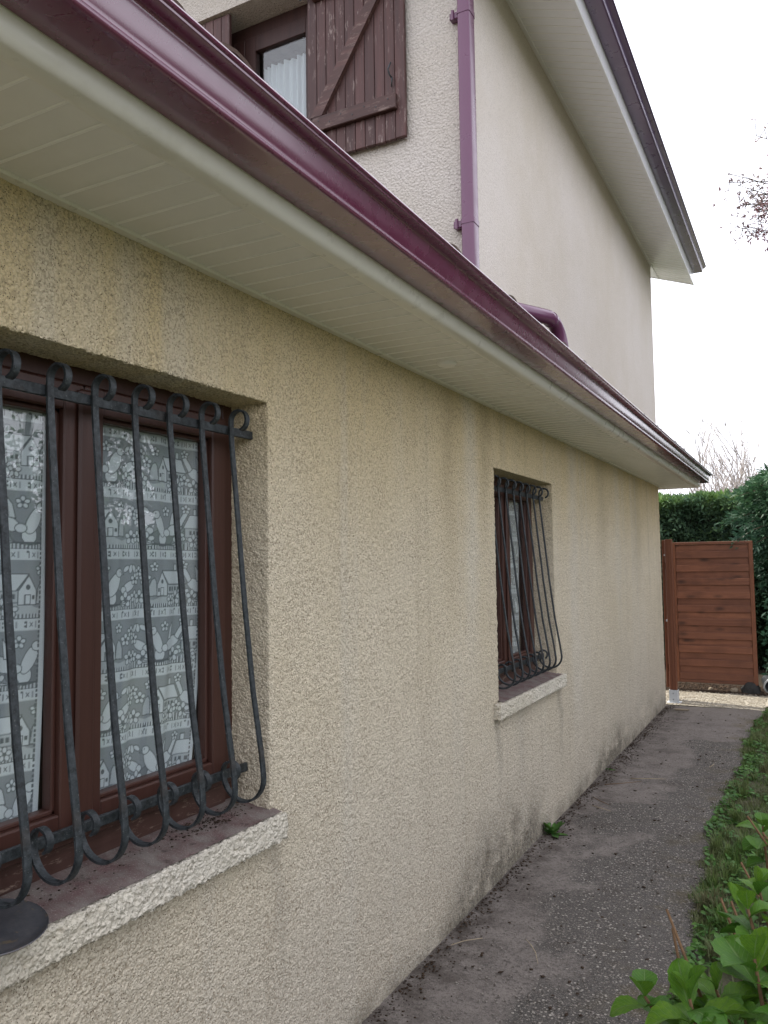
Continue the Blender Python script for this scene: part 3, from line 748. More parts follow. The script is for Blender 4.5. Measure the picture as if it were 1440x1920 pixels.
def shutter(x0, x1, z0, z1, y, nb, parts=True):
    """ledged and braced shutter, front face at y looking to -y"""
    sh = empty('shutter', (x0, y, z0), house); W_, H_ = x1 - x0, z1 - z0; bw = W_ / nb
    for k in range(nb):
        dz = random.uniform(-0.002, 0.002)
        m = MB().box(k * bw + 0.0015, (k + 1) * bw - 0.0015, random.uniform(0, 0.0012), 0.026, dz, H_ + dz, 0, None, 0.003)
        m.build('board', M['shutter'], sh)
    if parts:
        for zz in (0.155, H_ - 0.235):
            MB().box(-0.004 + 0.05, W_ - 0.045, -0.030, -0.0005, zz, zz + 0.085, 0, None, 0.004).build('rail', M['shutter_h'], sh)
            s_ = MB()
            for q in range(7):
                xx = 0.09 + q * (W_ - 0.18) / 6
                s_.tube([(xx, -0.0305, zz + 0.045 + 0.012 * (-1) ** q), (xx, -0.0325, zz + 0.045 + 0.012 * (-1) ** q)], 0.004, 6)
            s_.build('nail_heads', M['iron'], sh)
        a_ = Vector((0.075, 0, 0.245)); b_ = Vector((W_ - 0.10, 0, H_ - 0.24)); d = (b_ - a_); nrm = Vector((-d.z, 0, d.x)).normalized() * 0.032
        # brace ends cut level where they meet the rails
        def cut(p, z): return p + d * ((z - p.z) / d.z)
        q0, q1, q2, q3 = cut(a_ - nrm, 0.2415), cut(a_ + nrm, 0.2415), cut(b_ + nrm, H_ - 0.2365), cut(b_ - nrm, H_ - 0.2365)
        vv = [(p.x, yy, p.z) for yy in (-0.028, -0.0005) for p in (q0, q1, q2, q3)]
        MB().add(vv, [(0, 1, 2, 3), (7, 6, 5, 4), (0, 4, 5, 1), (1, 5, 6, 2), (2, 6, 7, 3), (3, 7, 4, 0)]).build('brace', M['shutter_h'], sh)
        # latch hook
        l_ = MB().tube([(W_ - 0.075, -0.004, 0.335), (W_ - 0.078, -0.03, 0.345), (W_ - 0.085, -0.034, 0.375), (W_ - 0.07, -0.03, 0.41), (W_ - 0.08, -0.012, 0.42)], 0.0045, 6)
        l_.tube([(W_ - 0.078, -0.006, 0.29), (W_ - 0.07, -0.02, 0.30), (W_ - 0.068, -0.02, 0.33)], 0.004, 6)
        l_.build('latch', M['iron'], sh, smooth=True)
        for zz in (0.195, H_ - 0.195):
            MB().box(-0.03, 0.03, -0.036, -0.0305, zz - 0.02, zz + 0.02, 0, None, 0.001).build('hinge', M['iron'], sh)
    return sh
shutter(-0.928, -0.305, 3.955, 5.13, 3.735, 10)
shutter(-2.13, -1.545, 4.0, 5.108, 3.80, 9, parts=False)

# --- upper eaves return along the front gable and the roof
s = MB()
for x0, x1, k in ((-3.6, 0.41, -1), (-7.3, -3.6, 1)):
    zr = 5.165 + 3.6 * 0.365 + 0.07
    ze = 5.215 - 0.41 * 0.365 if k < 0 else 5.165 + 0.05 - 0.10
    zl_, zr_ = (zr, ze) if k < 0 else (ze, zr)
    s.add([(x0, 3.3, zl_), (x1, 3.3, zr_), (x1, 10.15, zr_), (x0, 10.15, zl_), (x0, 3.3, zl_ + 0.06), (x1, 3.3, zr_ + 0.06), (x1, 10.15, zr_ + 0.06), (x0, 10.15, zl_ + 0.06)],
          [(0, 3, 2, 1), (4, 5, 6, 7), (0, 1, 5, 4), (2, 3, 7, 6), (1, 2, 6, 5), (3, 0, 4, 7)])
roof_up = s.build('roof', M['tile'], house)
s = MB(); s.add([(-6.8, YF, 5.15), (-0.002, YF, 5.15), (-0.002, YF, 5.20), (-3.5, YF, 6.42), (-6.8, YF, 5.20), (-6.8, YB, 5.15), (-0.002, YB, 5.15), (-0.002, YB, 5.20), (-3.5, YB, 6.42), (-6.8, YB, 5.20)], [(0, 1, 2, 3, 4), (9, 8, 7, 6, 5)])
s.build('gable', M['render_front'], house)
s = MB(); s.add([(-6.9, YE - 0.1, 4.8), (0, YE - 0.1, 4.8), (0, YE - 0.1, 5.2), (-3.5, YE - 0.1, 6.4), (-6.9, YE - 0.1, 5.2)], [(4, 3, 2, 1, 0)])
s.build('gable', M['render_front'], house)

# --- lower roof: underlay, body of tiles, and separate eave tiles
roof = empty('roof', (0.5, 0, 2.63), house)
SL = 0.33
def rz(x): return 2.655 + (0.47 - x) * SL
s = MB()
s.add([(0.44, -0.8, rz(0.44) - 0.02), (0.44, ye1, rz(0.44) - 0.02), (0.0, ye1, rz(0.0) - 0.02), (0.0, YF, rz(0.0) - 0.02), (-6.8, YF, rz(-6.8) - 0.02), (-6.8, -0.8, rz(-6.8) - 0.02), (0, -0.8, rz(0) - 0.02)], [(0, 1, 2, 3, 6), (3, 4, 5, 6)])
o = s.build('roof_deck', M['tile'], roof); o.location = (-0.5, 0, -2.63)
def tile_mesh(r, L, up):
    n = 8; vv = []; ff = []
    for k, (x, rr) in enumerate(((0.0, r), (-L, r * 0.86))):
        for th in (0.0, -0.014):
            for i in range(n + 1):
                a_ = PI * i / n
                vv.append((x, (rr + th) * math.cos(a_) , (rr + th) * math.sin(a_) * 0.72 * up + (-x) * SL))
    m_ = n + 1
    for i in range(n):
        ff += [(i, i + 1, 2 * m_ + i + 1, 2 * m_ + i), (m_ + i, 3 * m_ + i, 3 * m_ + i + 1, m_ + i + 1), (i, m_ + i, m_ + i + 1, i + 1), (2 * m_ + i, 2 * m_ + i + 1, 3 * m_ + i + 1, 3 * m_ + i)]
    return MB().add(vv, ff)
tm = tile_mesh(0.088, 0.44, 1).mesh('tile', angle=50); tm.materials.append(M['tile'])
PT = 0.1985
for row in range(2):
    for k in range(54):
        y = -0.7 + k * PT
        if row == 1 and y > 3.6 and False: continue
        x = 0.478 - row * 0.30
        o = link('tile', tm, None, roof, (x - 0.5 + random.uniform(-0.010, 0.012), y, rz(x) - 2.63 + 0.026 + row * 0.004 + random.uniform(-0.003, 0.006)))
        o.rotation_euler = (0, 0, R(random.uniform(-2.5, 2.5)))
        if row == 1 and y < 3.6: o.scale = (1.0, 1.0, 1.0)
# verge tile riding over the far end
o = link('tile', tm, None, roof, (-0.02, 10.02, rz(0.48) - 2.63 + 0.04)); o.rotation_euler = (0, 0, R(3))
A = np.arange(-0.8, YF - 0.02, 0.0248); Bx = np.arange(-6.8, 0.02, 0.4)
V, F = grid(A, Bx, lambda y, x: (x - 0.5, y, rz(x) - 2.63 + 0.03 + 0.045 * np.abs(np.sin((y + 0.7) * PI / PT + PI / 2)) ))
np_mesh('tile_field', V, F, M['tile'], roof)['kind'] = 'stuff'

# --- downpipe on the corner and the elbow over the lower roof
dp = empty('downpipe', (0.043, 3.755, 2.9), house)
def rrect(cx_, cy_, hx, hy, r, n=4):
    out = []
    for qx, qy, a0 in ((1, 1, 0), (-1, 1, 90), (-1, -1, 180), (1, -1, 270)):
        for i in range(n + 1):
            a_ = R(a0 + 90 * i / n); out.append((cx_ + qx * (hx - r) + r * math.cos(a_), cy_ + qy * (hy - r) + r * math.sin(a_)))
    return out
pr_ = rrect(0, 0, 0.034, 0.042, 0.012)
def vert_prism(pr_, z0, z1):
    k = len(pr_); m = MB()
    m.add([(x, y, z0) for x, y in pr_] + [(x, y, z1) for x, y in pr_], [(i, (i + 1) % k, k + (i + 1) % k, k + i) for i in range(k)] + [tuple(range(k))[::-1], tuple(k + i for i in range(k))])
    return m
vert_prism(pr_, 0.02, 2.16).build('pipe', M['alu_pipe'], dp, angle=25)
for zz in (0.505, 1.625):
    vert_prism(rrect(0, 0, 0.0365, 0.0445, 0.012), zz - 0.014, zz + 0.014).build('bracket', M['alu_pipe'], dp, angle=25)
    b_ = MB().box(-0.085, -0.036, -0.018, 0.022, zz - 0.018, zz + 0.018, 0, None, 0.003); b_.tube([(-0.066, -0.020, zz - 0.026), (-0.066, -0.020, zz + 0.026)], 0.009, 8)
    b_.build('bracket_lug', M['alu_pipe'], dp)
el = empty('downpipe_elbow', (0.3, 4.1, 2.965), house)
pts = [(-0.257, -0.345, 0.16), (-0.255, -0.335, 0.06), (-0.20, -0.26, 0.030), (-0.09, -0.08, 0.028), (0.0, 0.13, 0.036)]
for a_ in range(0, 91, 10):
    pts.append((0.0 + 0.02 * a_ / 90, 0.20 + 0.125 * math.sin(R(a_)), 0.036 - 0.135 * (1 - math.cos(R(a_)))))
pts.append((0.022, 0.327, -0.16))
MB().tube(pts, 0.040, 18).build('pipe', M['alu_pipe'], el, smooth=True)
MB().tube([(0.0, 0.175, 0.0365), (0.0, 0.205, 0.036)], 0.0435, 18).build('collar', M['alu_pipe'], el, angle=40)

# ================================================================== CURTAINS
def raster(polys, x0, x1, y0, y1, step):
    nx, ny = int(round((x1 - x0) / step)), int(round((y1 - y0) / step))
    X, Y = np.meshgrid(x0 + (np.arange(nx) + 0.5) * step, y0 + (np.arange(ny) + 0.5) * step, indexing='ij')
    img = np.full(X.shape, 0.40)
    for kind, data, val in polys:
        if kind == 'poly':
            P_ = np.array(data); ins = np.zeros(X.shape, bool); j = len(P_) - 1
            bx = (X >= P_[:, 0].min()) & (X <= P_[:, 0].max()) & (Y >= P_[:, 1].min()) & (Y <= P_[:, 1].max())
            if not bx.any(): continue
            for i in range(len(P_)):
                xi, yi = P_[i]; xj, yj = P_[j]
                if abs(yj - yi) > 1e-12:
                    ins ^= ((yi > Y) != (yj > Y)) & (X < (xj - xi) * (Y - yi) / (yj - yi) + xi)
                j = i
            img[ins] = val
        elif kind == 'ell':
            cx_, cy_, a_, b_, th = data; c_, s_ = math.cos(th), math.sin(th)
            u = ((X - cx_) * c_ + (Y - cy_) * s_) / a_; v = (-(X - cx_) * s_ + (Y - cy_) * c_) / b_
            img[u * u + v * v < 1] = val
        elif kind == 'line':
            (xa, ya), (xb, yb), wd = data; dx, dy = xb - xa, yb - ya; L2 = dx * dx + dy * dy + 1e-12
            t = np.clip(((X - xa) * dx + (Y - ya) * dy) / L2, 0, 1)
            img[(X - xa - t * dx) ** 2 + (Y - ya - t * dy) ** 2 < wd * wd / 4] = val
    return img
def motif(row_h=0.17, half=0.20):
    """two-row repeat of a lace cloth: cottages, birds, flowers, picket band and ribbon band"""
    P_ = []
    D, Wt, Gy = 0.04, 1.0, 0.72
    def poly(pts, val=Wt, edge=True, mir=1, ox=0, oy=0):
        q = [(ox + mir * x * 1.14, oy + y * 1.07) for x, y in pts]; P_.append(('poly', q, val))
        if edge:
            for a_, b_ in zip(q, q[1:] + q[:1]): P_.append(('line', (a_, b_, 0.0026), D))
    def ell(cx_, cy_, a_, b_, th=0, val=Wt, edge=True, mir=1, ox=0, oy=0):
        if edge: P_.append(('ell', (ox + mir * cx_, oy + cy_, a_ + 0.0024, b_ + 0.0024, mir * th), D))
        P_.append(('ell', (ox + mir * cx_, oy + cy_, a_, b_, mir * th), val))
    # 'ell' entries need the value in slot 2
    def fixed():
        out = []
        for e in P_:
            out.append(e if len(e) == 3 else (e[0], e[1], D))
        return out
    def E(cx_, cy_, a_, b_, th=0, val=Wt, edge=True, mir=1, ox=0, oy=0):
        if edge: P_.append(('ell', (ox + mir * cx_ * 1.14, oy + cy_ * 1.07, a_ + 0.0024, b_ + 0.0024, mir * th), D))
        P_.append(('ell', (ox + mir * cx_ * 1.14, oy + cy_ * 1.07, a_, b_, mir * th), val))
    def flower(x, y, r, ox, oy, mir):
        for k in range(5):
            a_ = k * 2 * PI / 5 + 0.3
            E(x + r * math.cos(a_), y + r * math.sin(a_), r * 0.62, r * 0.5, a_, Wt, True, mir, ox, oy)
        E(x, y, r * 0.3, r * 0.3, 0, D, False, mir, ox, oy)
    def cottage(ox, oy, mir):
        poly([(-0.08, 0.055), (0.0, 0.055), (0.015, 0.045), (0.035, 0.040), (0.06, 0.046), (0.09, 0.042), (0.09, 0.03), (-0.08, 0.03)], Gy, False, mir, ox, oy)
        poly([(0.02, 0.052), (0.045, 0.05), (0.045, 0.075), (0.038, 0.095), (0.03, 0.10), (0.024, 0.09)], Gy, True, mir, ox, oy)
        poly([(-0.02, 0.05), (0.02, 0.05), (0.02, 0.082), (0.0, 0.117), (-0.02, 0.082)], Wt, True, mir, ox, oy)
        poly([(-0.088, 0.055), (-0.02, 0.055), (-0.02, 0.083), (-0.088, 0.083)], Gy, True, mir, ox, oy)
        poly([(-0.092, 0.082), (-0.024, 0.082), (0.0, 0.120), (-0.075, 0.120)], Wt, True, mir, ox, oy)
        poly([(-0.062, 0.120), (-0.05, 0.120), (-0.05, 0.138), (-0.062, 0.138)], Wt, True, mir, ox, oy)
        for q in (-0.075, -0.062, -0.046, -0.034): poly([(q, 0.063), (q + 0.008, 0.063), (q + 0.008, 0.075), (q, 0.075)], D, False, mir, ox, oy)
        poly([(-0.007, 0.051), (0.005, 0.051), (0.005, 0.073), (-0.007, 0.073)], Wt, True, mir, ox, oy)
        E(-0.001, 0.090, 0.0055, 0.0065, 0, D, False, mir, ox, oy); poly([(0.009, 0.062), (0.016, 0.062), (0.016, 0.072), (0.009, 0.072)], D, False, mir, ox, oy)
        flower(0.055, 0.098, 0.010, ox, oy, mir); flower(0.075, 0.118, 0.009, ox, oy, mir); flower(-0.085, 0.136, 0.008, ox, oy, mir); flower(0.03, 0.130, 0.008, ox, oy, mir)
        flower(-0.06, 0.045, 0.013, ox, oy, mir); flower(0.07, 0.05, 0.012, ox, oy, mir); flower(-0.035, 0.038, 0.010, ox, oy, mir)
    def birds(ox, oy, mir):
        E(0.0, 0.052, 0.045, 0.024, 0, 0.25, True, mir, ox, oy)
        E(0.0, 0.050, 0.018, 0.02, 0, Wt, True, mir, ox, oy)
        E(0.01, 0.085, 0.036, 0.016, 1.1, Wt, True, mir, ox, oy); E(0.026, 0.115, 0.012, 0.011, 0, Wt, True, mir, ox, oy)
        poly([(0.036, 0.116), (0.046, 0.111), (0.036, 0.109)], Wt, True, mir, ox, oy); E(0.029, 0.118, 0.0022, 0.0022, 0, D, False, mir, ox, oy)
        E(-0.05, 0.078, 0.036, 0.017, -0.35, Wt, True, mir, ox, oy); E(-0.018, 0.066, 0.012, 0.010, 0, Wt, True, mir, ox, oy)
        poly([(-0.078, 0.085), (-0.098, 0.125), (-0.085, 0.128), (-0.066, 0.095)], Wt, True, mir, ox, oy)
        poly([(-0.045, 0.09), (-0.052, 0.135), (-0.036, 0.12), (-0.028, 0.088)], Wt, True, mir, ox, oy)
        E(0.062, 0.078, 0.026, 0.012, 0.5, Wt, True, mir, ox, oy); E(0.044, 0.070, 0.010, 0.009, 0, Wt, True, mir, ox, oy)
        flower(-0.015, 0.125, 0.009, ox, oy, mir); flower(0.085, 0.098, 0.010, ox, oy, mir); flower(-0.09, 0.06, 0.010, ox, oy, mir)
        for q, a_ in ((0.055, 0.6), (0.07, 1.3), (0.082, 2.1)): E(q, 0.125, 0.012, 0.006, a_, Wt, True, mir, ox, oy)
        flower(0.052, 0.045, 0.013, ox, oy, mir); flower(-0.062, 0.045, 0.013, ox, oy, mir); flower(0.085, 0.052, 0.010, ox, oy, mir)
        poly([(-0.05, 0.032), (0.05, 0.032), (0.06, 0.040), (0.03, 0.034), (-0.03, 0.034), (-0.06, 0.040)], Wt, True, mir, ox, oy)
    for r_ in range(2):
        oy = r_ * row_h
        for h_ in range(-1, 3):
            ox = (h_ + 0.5) * half
            # picket band with wavy top
        for k in range(int(2 * half / 0.0088)):
            xx = (k + 0.5) * 0.0088; top = oy + 0.050 + 0.010 * math.sin(xx * 2 * PI / half + r_ * PI)
            P_.append(('poly', [(xx - 0.0026, oy + 0.026), (xx + 0.0026, oy + 0.026), (xx + 0.0026, top), (xx - 0.0026, top)], Wt))
            P_.append(('poly', [(xx + 0.0026, oy + 0.026), (xx + 0.0062, oy + 0.026), (xx + 0.0062, top), (xx + 0.0026, top)], D))
        for h_ in range(-1, 3):
            ox = (h_ + 0.5) * half
            (cottage if (h_ + r_) % 2 == 0 else birds)(ox, oy + 0.008, 1 if h_ % 2 == 0 else -1)
        # ribbon band
        P_.append(('poly', [(-0.05, oy), (2 * half + 0.05, oy), (2 * half + 0.05, oy + 0.028), (-0.05, oy + 0.028)], Wt))
        P_.append(('line', ((-0.05, oy + 0.0285), (2 * half + 0.05, oy + 0.0285), 0.002), D))
        for k in range(int(2 * half / 0.016) + 2):
            xx = k * 0.016
            E(xx, oy - 0.001, 0.0085, 0.0062, 0, Wt, False)
            if k % 3 == 1:
                for sgn in (-1, 1): P_.append(('line', ((xx - 0.004, oy + 0.014 - sgn * 0.005), (xx + 0.004, oy + 0.014 + sgn * 0.005), 0.0022), D))
            elif k % 3 == 2:
                P_.append(('line', ((xx - 0.004, oy + 0.007), (xx - 0.004, oy + 0.021), 0.0026), D))
                E(xx + 0.004, oy + 0.018, 0.003, 0.003, 0, D, False); E(xx + 0.004, oy + 0.009, 0.003, 0.003, 0, D, False)
            else: P_.append(('line', ((xx + 0.003, oy + 0.007), (xx + 0.003, oy + 0.021), 0.0026), D))
    return P_
STEP = 0.0011
tex = raster(motif(), 0.0, 0.40, 0.0, 0.34, STEP)
def lace_curtain(y0, y1, z0, z1, x, step, label, side, off=(0, 0), pull=0.05):
    ny, nz = int((y1 - y0) / step), int((z1 - z0) / step)
    U, W_ = np.meshgrid(np.linspace(0, 1, ny), np.linspace(0, 1, nz), indexing='ij')
    width = y1 - y0
    u = U * width + off[0]; v = W_ * (z1 - z0) + off[1]
    # average the fine raster around each vertex
    val = np.zeros_like(u); k = max(1, int(step / STEP)); cnt = 0
    for i in range(k):
        for j in range(k):
            a_ = ((u + (i + 0.5) * STEP - step / 2) / STEP).astype(int) % tex.shape[0]; b_ = ((v + (j + 0.5) * STEP - step / 2) / STEP).astype(int) % tex.shape[1]
            val += tex[a_, b_]; cnt += 1
    val /= cnt
    edge = (u - off[0] < 0.012) | (width - (u - off[0]) < 0.012)
    val[edge] = 0.95
    st = ((width - (u - off[0]) > 0.012) & (width - (u - off[0]) < 0.017)) | ((u - off[0] > 0.012) & (u - off[0] < 0.017))
    val[st & ((v / 0.012) % 1 < 0.6)] = 0.03
    low_ = np.clip((0.55 - W_) / 0.55, 0, 1)
    sh = (U if side > 0 else (1 - U))
    Y = y0 + U * width - side * pull * low_ ** 1.4 * sh
    X = x - 0.010 * (1 + np.sin(U * width * 38 + W_ * 2.0)) * (0.35 + 0.65 * (1 - W_)) - 0.003 * np.sin(U * width * 83 - W_ * 4) - 0.008 * low_
    Z = z0 + W_ * (z1 - z0) + 0.006 * np.sin(U * 3.0 + 0.8) * (1 - W_)
    oy, oz = (y0 + y1) / 2, z0
    V = np.stack([X - x, Y - oy, Z - oz], -1).reshape(-1, 3)
    i = np.arange(ny - 1)[:, None] * nz + np.arange(nz - 1)[None]
    F = np.stack([i, i + nz, i + nz + 1, i + 1], -1).reshape(-1, 4)
    o = np_mesh('lace_curtain', V, F, M['lace'], None, smooth=True, attr=('lace', val.ravel()), loc=(x, oy, oz))
    return tag(o, label, 'curtain', 'lace curtains behind the barred windows')
lace_curtain(1.52, 1.965, 1.03, 2.12, -0.184, 0.0022, 'lace curtain behind the right casement of the near barred window', 1, (0.03, 0.02), 0.05)
lace_curtain(0.94, 1.378, 1.03, 2.12, -0.184, 0.0022, 'lace curtain behind the left casement of the near barred window, cut by the photo edge', 1, (0.11, 0.19), 0.012)
lace_curtain(4.775, 5.13, 1.04, 2.12, -0.184, 0.004, 'narrow lace curtain behind the right casement of the far barred window', 1, (0.03, 0.09), 0.01)
lace_curtain(4.25, 4.62, 1.04, 2.12, -0.184, 0.006, 'lace curtain behind the left casement of the far barred window, mostly hidden by the wall', 1, (0.13, 0.05), 0.01)
# plain voile upstairs
ny, nz = 150, 12
U, W_ = np.meshgrid(np.linspace(0, 1, ny), np.linspace(0, 1, nz), indexing='ij')
V = np.stack([-1.48 + U * 0.50, 4.075 + 0.012 * np.sin(U * 70 + 1.2 * np.sin(U * 9)) + 0.008 * np.sin(U * 31), 4.02 + W_ * 0.86], -1).reshape(-1, 3)
i = np.arange(ny - 1)[:, None] * nz + np.arange(nz - 1)[None]
o = np_mesh('voile_curtain', V, np.stack([i, i + nz, i + nz + 1, i + 1], -1).reshape(-1, 4), M['voile'], None, smooth=True)
tag(o, 'plain pleated white curtain inside the upstairs window', 'curtain')

# ================================================================== DISH ON THE SILL
def lathe(prof, n=40):
    k = len(prof); m = MB()
    m.add([(r * math.cos(2 * PI * i / n), r * math.sin(2 * PI * i / n), z) for i in range(n) for r, z in prof],
          [(i * k + j, ((i + 1) % n) * k + j, ((i + 1) % n) * k + j + 1, i * k + j + 1) for i in range(n) for j in range(k - 1)])
    return m
def mat_dish():
    g = G('tarnished_metal'); v = g.vec()
    c = g.mix(g.rng(g.noise(v, 18, 5, 0.7), 0.35, 0.65), (0.060, 0.064, 0.075), (0.11, 0.105, 0.11))
    c = g.mix(g.rng(g.noise(v, 26, 5, 0.7, 0.5), 0.56, 0.68, 0, 0.8), c, (0.20, 0.15, 0.085))
    return g.set(color=c, rough=0.42, metal=0.5, normal=g.bump(g.noise(v, 60, 4), 0.3, 0.002))
M['dish'] = mat_dish()
dm = lathe([(0.0001, 0.0), (0.05, 0.0), (0.085, 0.001), (0.103, 0.006), (0.108, 0.010), (0.1095, 0.0085), (0.104, 0.003), (0.086, -0.003), (0.05, -0.004), (0.0001, -0.004)])
dish = dm.build('metal_dish', M['dish'], None, angle=40)
dish.location = (0.0, 1.105, 0.935); dish.rotation_euler = (R(2), R(8), 0)
tag(dish, 'tarnished round metal dish lying on the sill of the near window', 'dish')

# ================================================================== GROUND
def sheet(name, x0, x1, y0, y1, z, mat, n=1):
    m = MB().add([(x0, y0, z), (x1, y0, z), (x1, y1, z), (x0, y1, z)], [(0, 1, 2, 3)])
    return tag(m.build(name, mat), kind='structure')
sheet('ground', -90, 90, -90, 90, -0.03, M['lawn'])
def edge_x(y): return 0.985 + 0.022 * np.sin(y * 2.1) + 0.014 * np.sin(y * 5.3 + 1) + 0.010 * np.sin(y * 13.7) - 0.05 * np.exp(-(y - 6.0) ** 2 / 1.2) + 0.05 * np.clip((y - 8) / 2, 0, 1)
ys = np.arange(-3, 9.80, 0.05); us = np.linspace(0, 1, 24)
V, F = grid(us, ys, lambda u, y: (-0.03 + u * (edge_x(y) + 0.03), y + 0 * u, 0.002 + 0.004 * np.sin(y * 3 + u * 4) - 0.03 * np.clip((u - 0.985) / 0.015, 0, 1)))
tag(np_mesh('path', V, F, M['path'], None, smooth=True), kind='structure')
xs = np.linspace(0.93, 6, 60); ys2 = np.arange(-3, 10.6, 0.08)
V, F = grid(xs, ys2, lambda x, y: (x, y, -0.012 + 0.014 * np.sin(x * 7 + y * 2) * np.sin(y * 3.1) + 0.03 * np.clip((x - 1.1) / 1, 0, 1)))
tag(np_mesh('lawn', V, F, M['lawn'], None, smooth=True), kind='structure')
sheet('gravel_yard', -8, 1.02, 9.78, 10.78, 0.002, M['gravel'])
sheet('gravel_strip', 1.02, 6, 9.9, 10.70, 0.0245, M['gravel'])
sheet('soil_bed', -8, 6, 10.78, 14.5, 0.008, M['soil'])

def blobs(name, pts, size, mat, squash=0.6, label=None, cat=None, yaw=True):
    n = len(pts)
    base = np.array([(1, 0, 0), (0, 1, 0), (-1, 0, 0), (0, -1, 0), (0, 0, 1), (0, 0, -1)], float)
    tri = np.array([(0, 1, 4), (1, 2, 4), (2, 3, 4), (3, 0, 4), (1, 0, 5), (2, 1, 5), (3, 2, 5), (0, 3, 5)])
    sz = size[0] + (size[1] - size[0]) * rng.random(n) ** 2
    sc3 = np.stack([sz * rng.uniform(0.6, 1.3, n), sz * rng.uniform(0.5, 1.0, n), sz * squash * rng.uniform(0.5, 1, n)], -1)
    a_ = rng.uniform(0, 2 * PI, n); c_, s_ = np.cos(a_), np.sin(a_)
    P_ = base[None] * sc3[:, None] * rng.uniform(0.75, 1.2, (n, 6, 1))
    Q = np.stack([P_[..., 0] * c_[:, None] - P_[..., 1] * s_[:, None], P_[..., 0] * s_[:, None] + P_[..., 1] * c_[:, None], P_[..., 2]], -1) + np.asarray(pts)[:, None]
    F = (tri[None] + 6 * np.arange(n)[:, None, None]).reshape(-1, 3)
    o = np_mesh(name, Q.reshape(-1, 3), F, mat, None, smooth=False)
    return tag(o, label, cat, None, 'stuff')
n = 11000
yy = rng.uniform(2.6, 8.6, n); q = 1 - rng.random(n) ** 1.9 * 0.8
pts = np.stack([edge_x(yy) * q * 0.985, yy, np.full(n, 0.004)], -1)
keep = rng.random(n) < np.clip(1.35 - (yy - 2.6) / 6.5, 0.15, 1)
blobs('path_pebbles', pts[keep], (0.0025, 0.0085), M['pebble'], 0.35, 'pale pebbles set loose in the worn path surface', 'pebbles')
n = 9000
pts = np.stack([rng.uniform(-0.6, 1.9, n), rng.uniform(9.80, 10.86, n), np.full(n, 0.006)], -1)
blobs('gravel', pts, (0.004, 0.016), M['gravel_st'], 0.5, 'sunlit pale gravel across the end of the path', 'gravel')
n = 2800
yy = rng.uniform(1.6, 9.7, n); clump = 0.5 + 0.5 * np.sin(yy * 2.3) * np.sin(yy * 5.9 + 1)
pts = np.stack([0.012 + np.abs(rng.normal(0, 1, n)) * (0.028 + 0.06 * clump), yy, np.full(n, 0.006)], -1)
blobs('leaf_litter', pts, (0.002, 0.011), M['crumb'], 0.5, 'dark leaf crumbs along the foot of the wall', 'litter')
n = 480
pts = np.stack([rng.uniform(0.05, 0.98, n), rng.uniform(2.8, 9.5, n), np.full(n, 0.006)], -1)
blobs('path_debris', pts, (0.002, 0.016), M['crumb'], 0.4, 'dark crumbs and bits of leaf scattered over the path', 'litter')
n = 420
ycl = np.concatenate([rng.normal(1.86, 0.09, 300), rng.uniform(1.2, 2.0, 120)])
pts = np.stack([rng.uniform(-0.11, -0.03, n), np.clip(ycl, 1.2, 2.03), np.full(n, 0.0)], -1); pts[:, 2] = 0.826 + 0.086 + (0.03 - pts[:, 0]) * 0.16
blobs('sill_litter', pts, (0.0015, 0.006), M['crumb'], 0.5, 'dark leaf crumbs on the sill of the near window', 'litter')
n = 5200
pts = np.stack([rng.uniform(-0.4, 1.6, n), rng.uniform(10.82, 11.5, n), np.full(n, 0.012)], -1)
blobs('bed_litter', pts, (0.006, 0.03), M['crumb'], 0.4, 'leaf mould and soil crumbs under the wooden panel', 'litter')

def twig(pts, r, mat, label, name='twig', cat='twig', group=None):
    o = MB().tube(pts, r, 6).build(name, mat, None, smooth=True)
    return tag(o, label, cat, group)
twig([(0.335, 3.49, 0.012), (0.375, 3.44, 0.016), (0.41, 3.39, 0.014), (0.445, 3.31, 0.010)], [0.0012, 0.0016, 0.0016, 0.0010], M['straw'], 'pale curved straw lying on the dark near part of the path', 'straw', 'straw')
twig([(0.06, 3.30, 0.010), (0.10, 3.36, 0.012), (0.16, 3.42, 0.010)], 0.0016, M['straw'], 'short straw on the path close to the wall foot in the foreground', 'straw', 'straw')
for (x, y, a_, L, lb) in ((0.10, 6.1, 0.5, 0.30, 'long thin twig in the leaf litter at the wall foot'), (0.14, 5.55, -0.7, 0.16, 'short pale twig beside the wall, beyond the green weed'), (0.10, 5.75, -1.0, 0.2, 'crossed twig in the litter beyond the green weed'), (0.24, 6.35, 0.15, 0.26, 'pale twig lying across the path near the wall'), (0.74, 6.95, 1.2, 0.13, 'small upright straw bit on the far path')):
    twig([(x, y, 0.010), (x + L * .5 * math.cos(a_), y + L * .5 * math.sin(a_), 0.018), (x + L * math.cos(a_ + 0.2), y + L * math.sin(a_ + 0.2), 0.012)], [0.0028, 0.0024, 0.0015], M['straw'] if 'pale' in lb or 'straw' in lb else M['cane'], lb)
s = MB().add([(0, 0, 0), (0.13, 0.01, 0), (0.15, 0.05, 0), (0.06, 0.06, 0), (0.0, 0.04, 0), (0, 0, 0.012), (0.13, 0.01, 0.012), (0.15, 0.05, 0.012), (0.06, 0.06, 0.012), (0.0, 0.04, 0.012)],
             [(0, 1, 2, 3, 4)[::-1], (5, 6, 7, 8, 9), (0, 1, 6, 5), (1, 2, 7, 6), (2, 3, 8, 7), (3, 4, 9, 8), (4, 0, 5, 9)])
o = s.build('flat_stone', M['stone']); o.location = (0.13, 9.42, 0.004); tag(o, 'flat pale stone flake on the path before the post', 'stone')

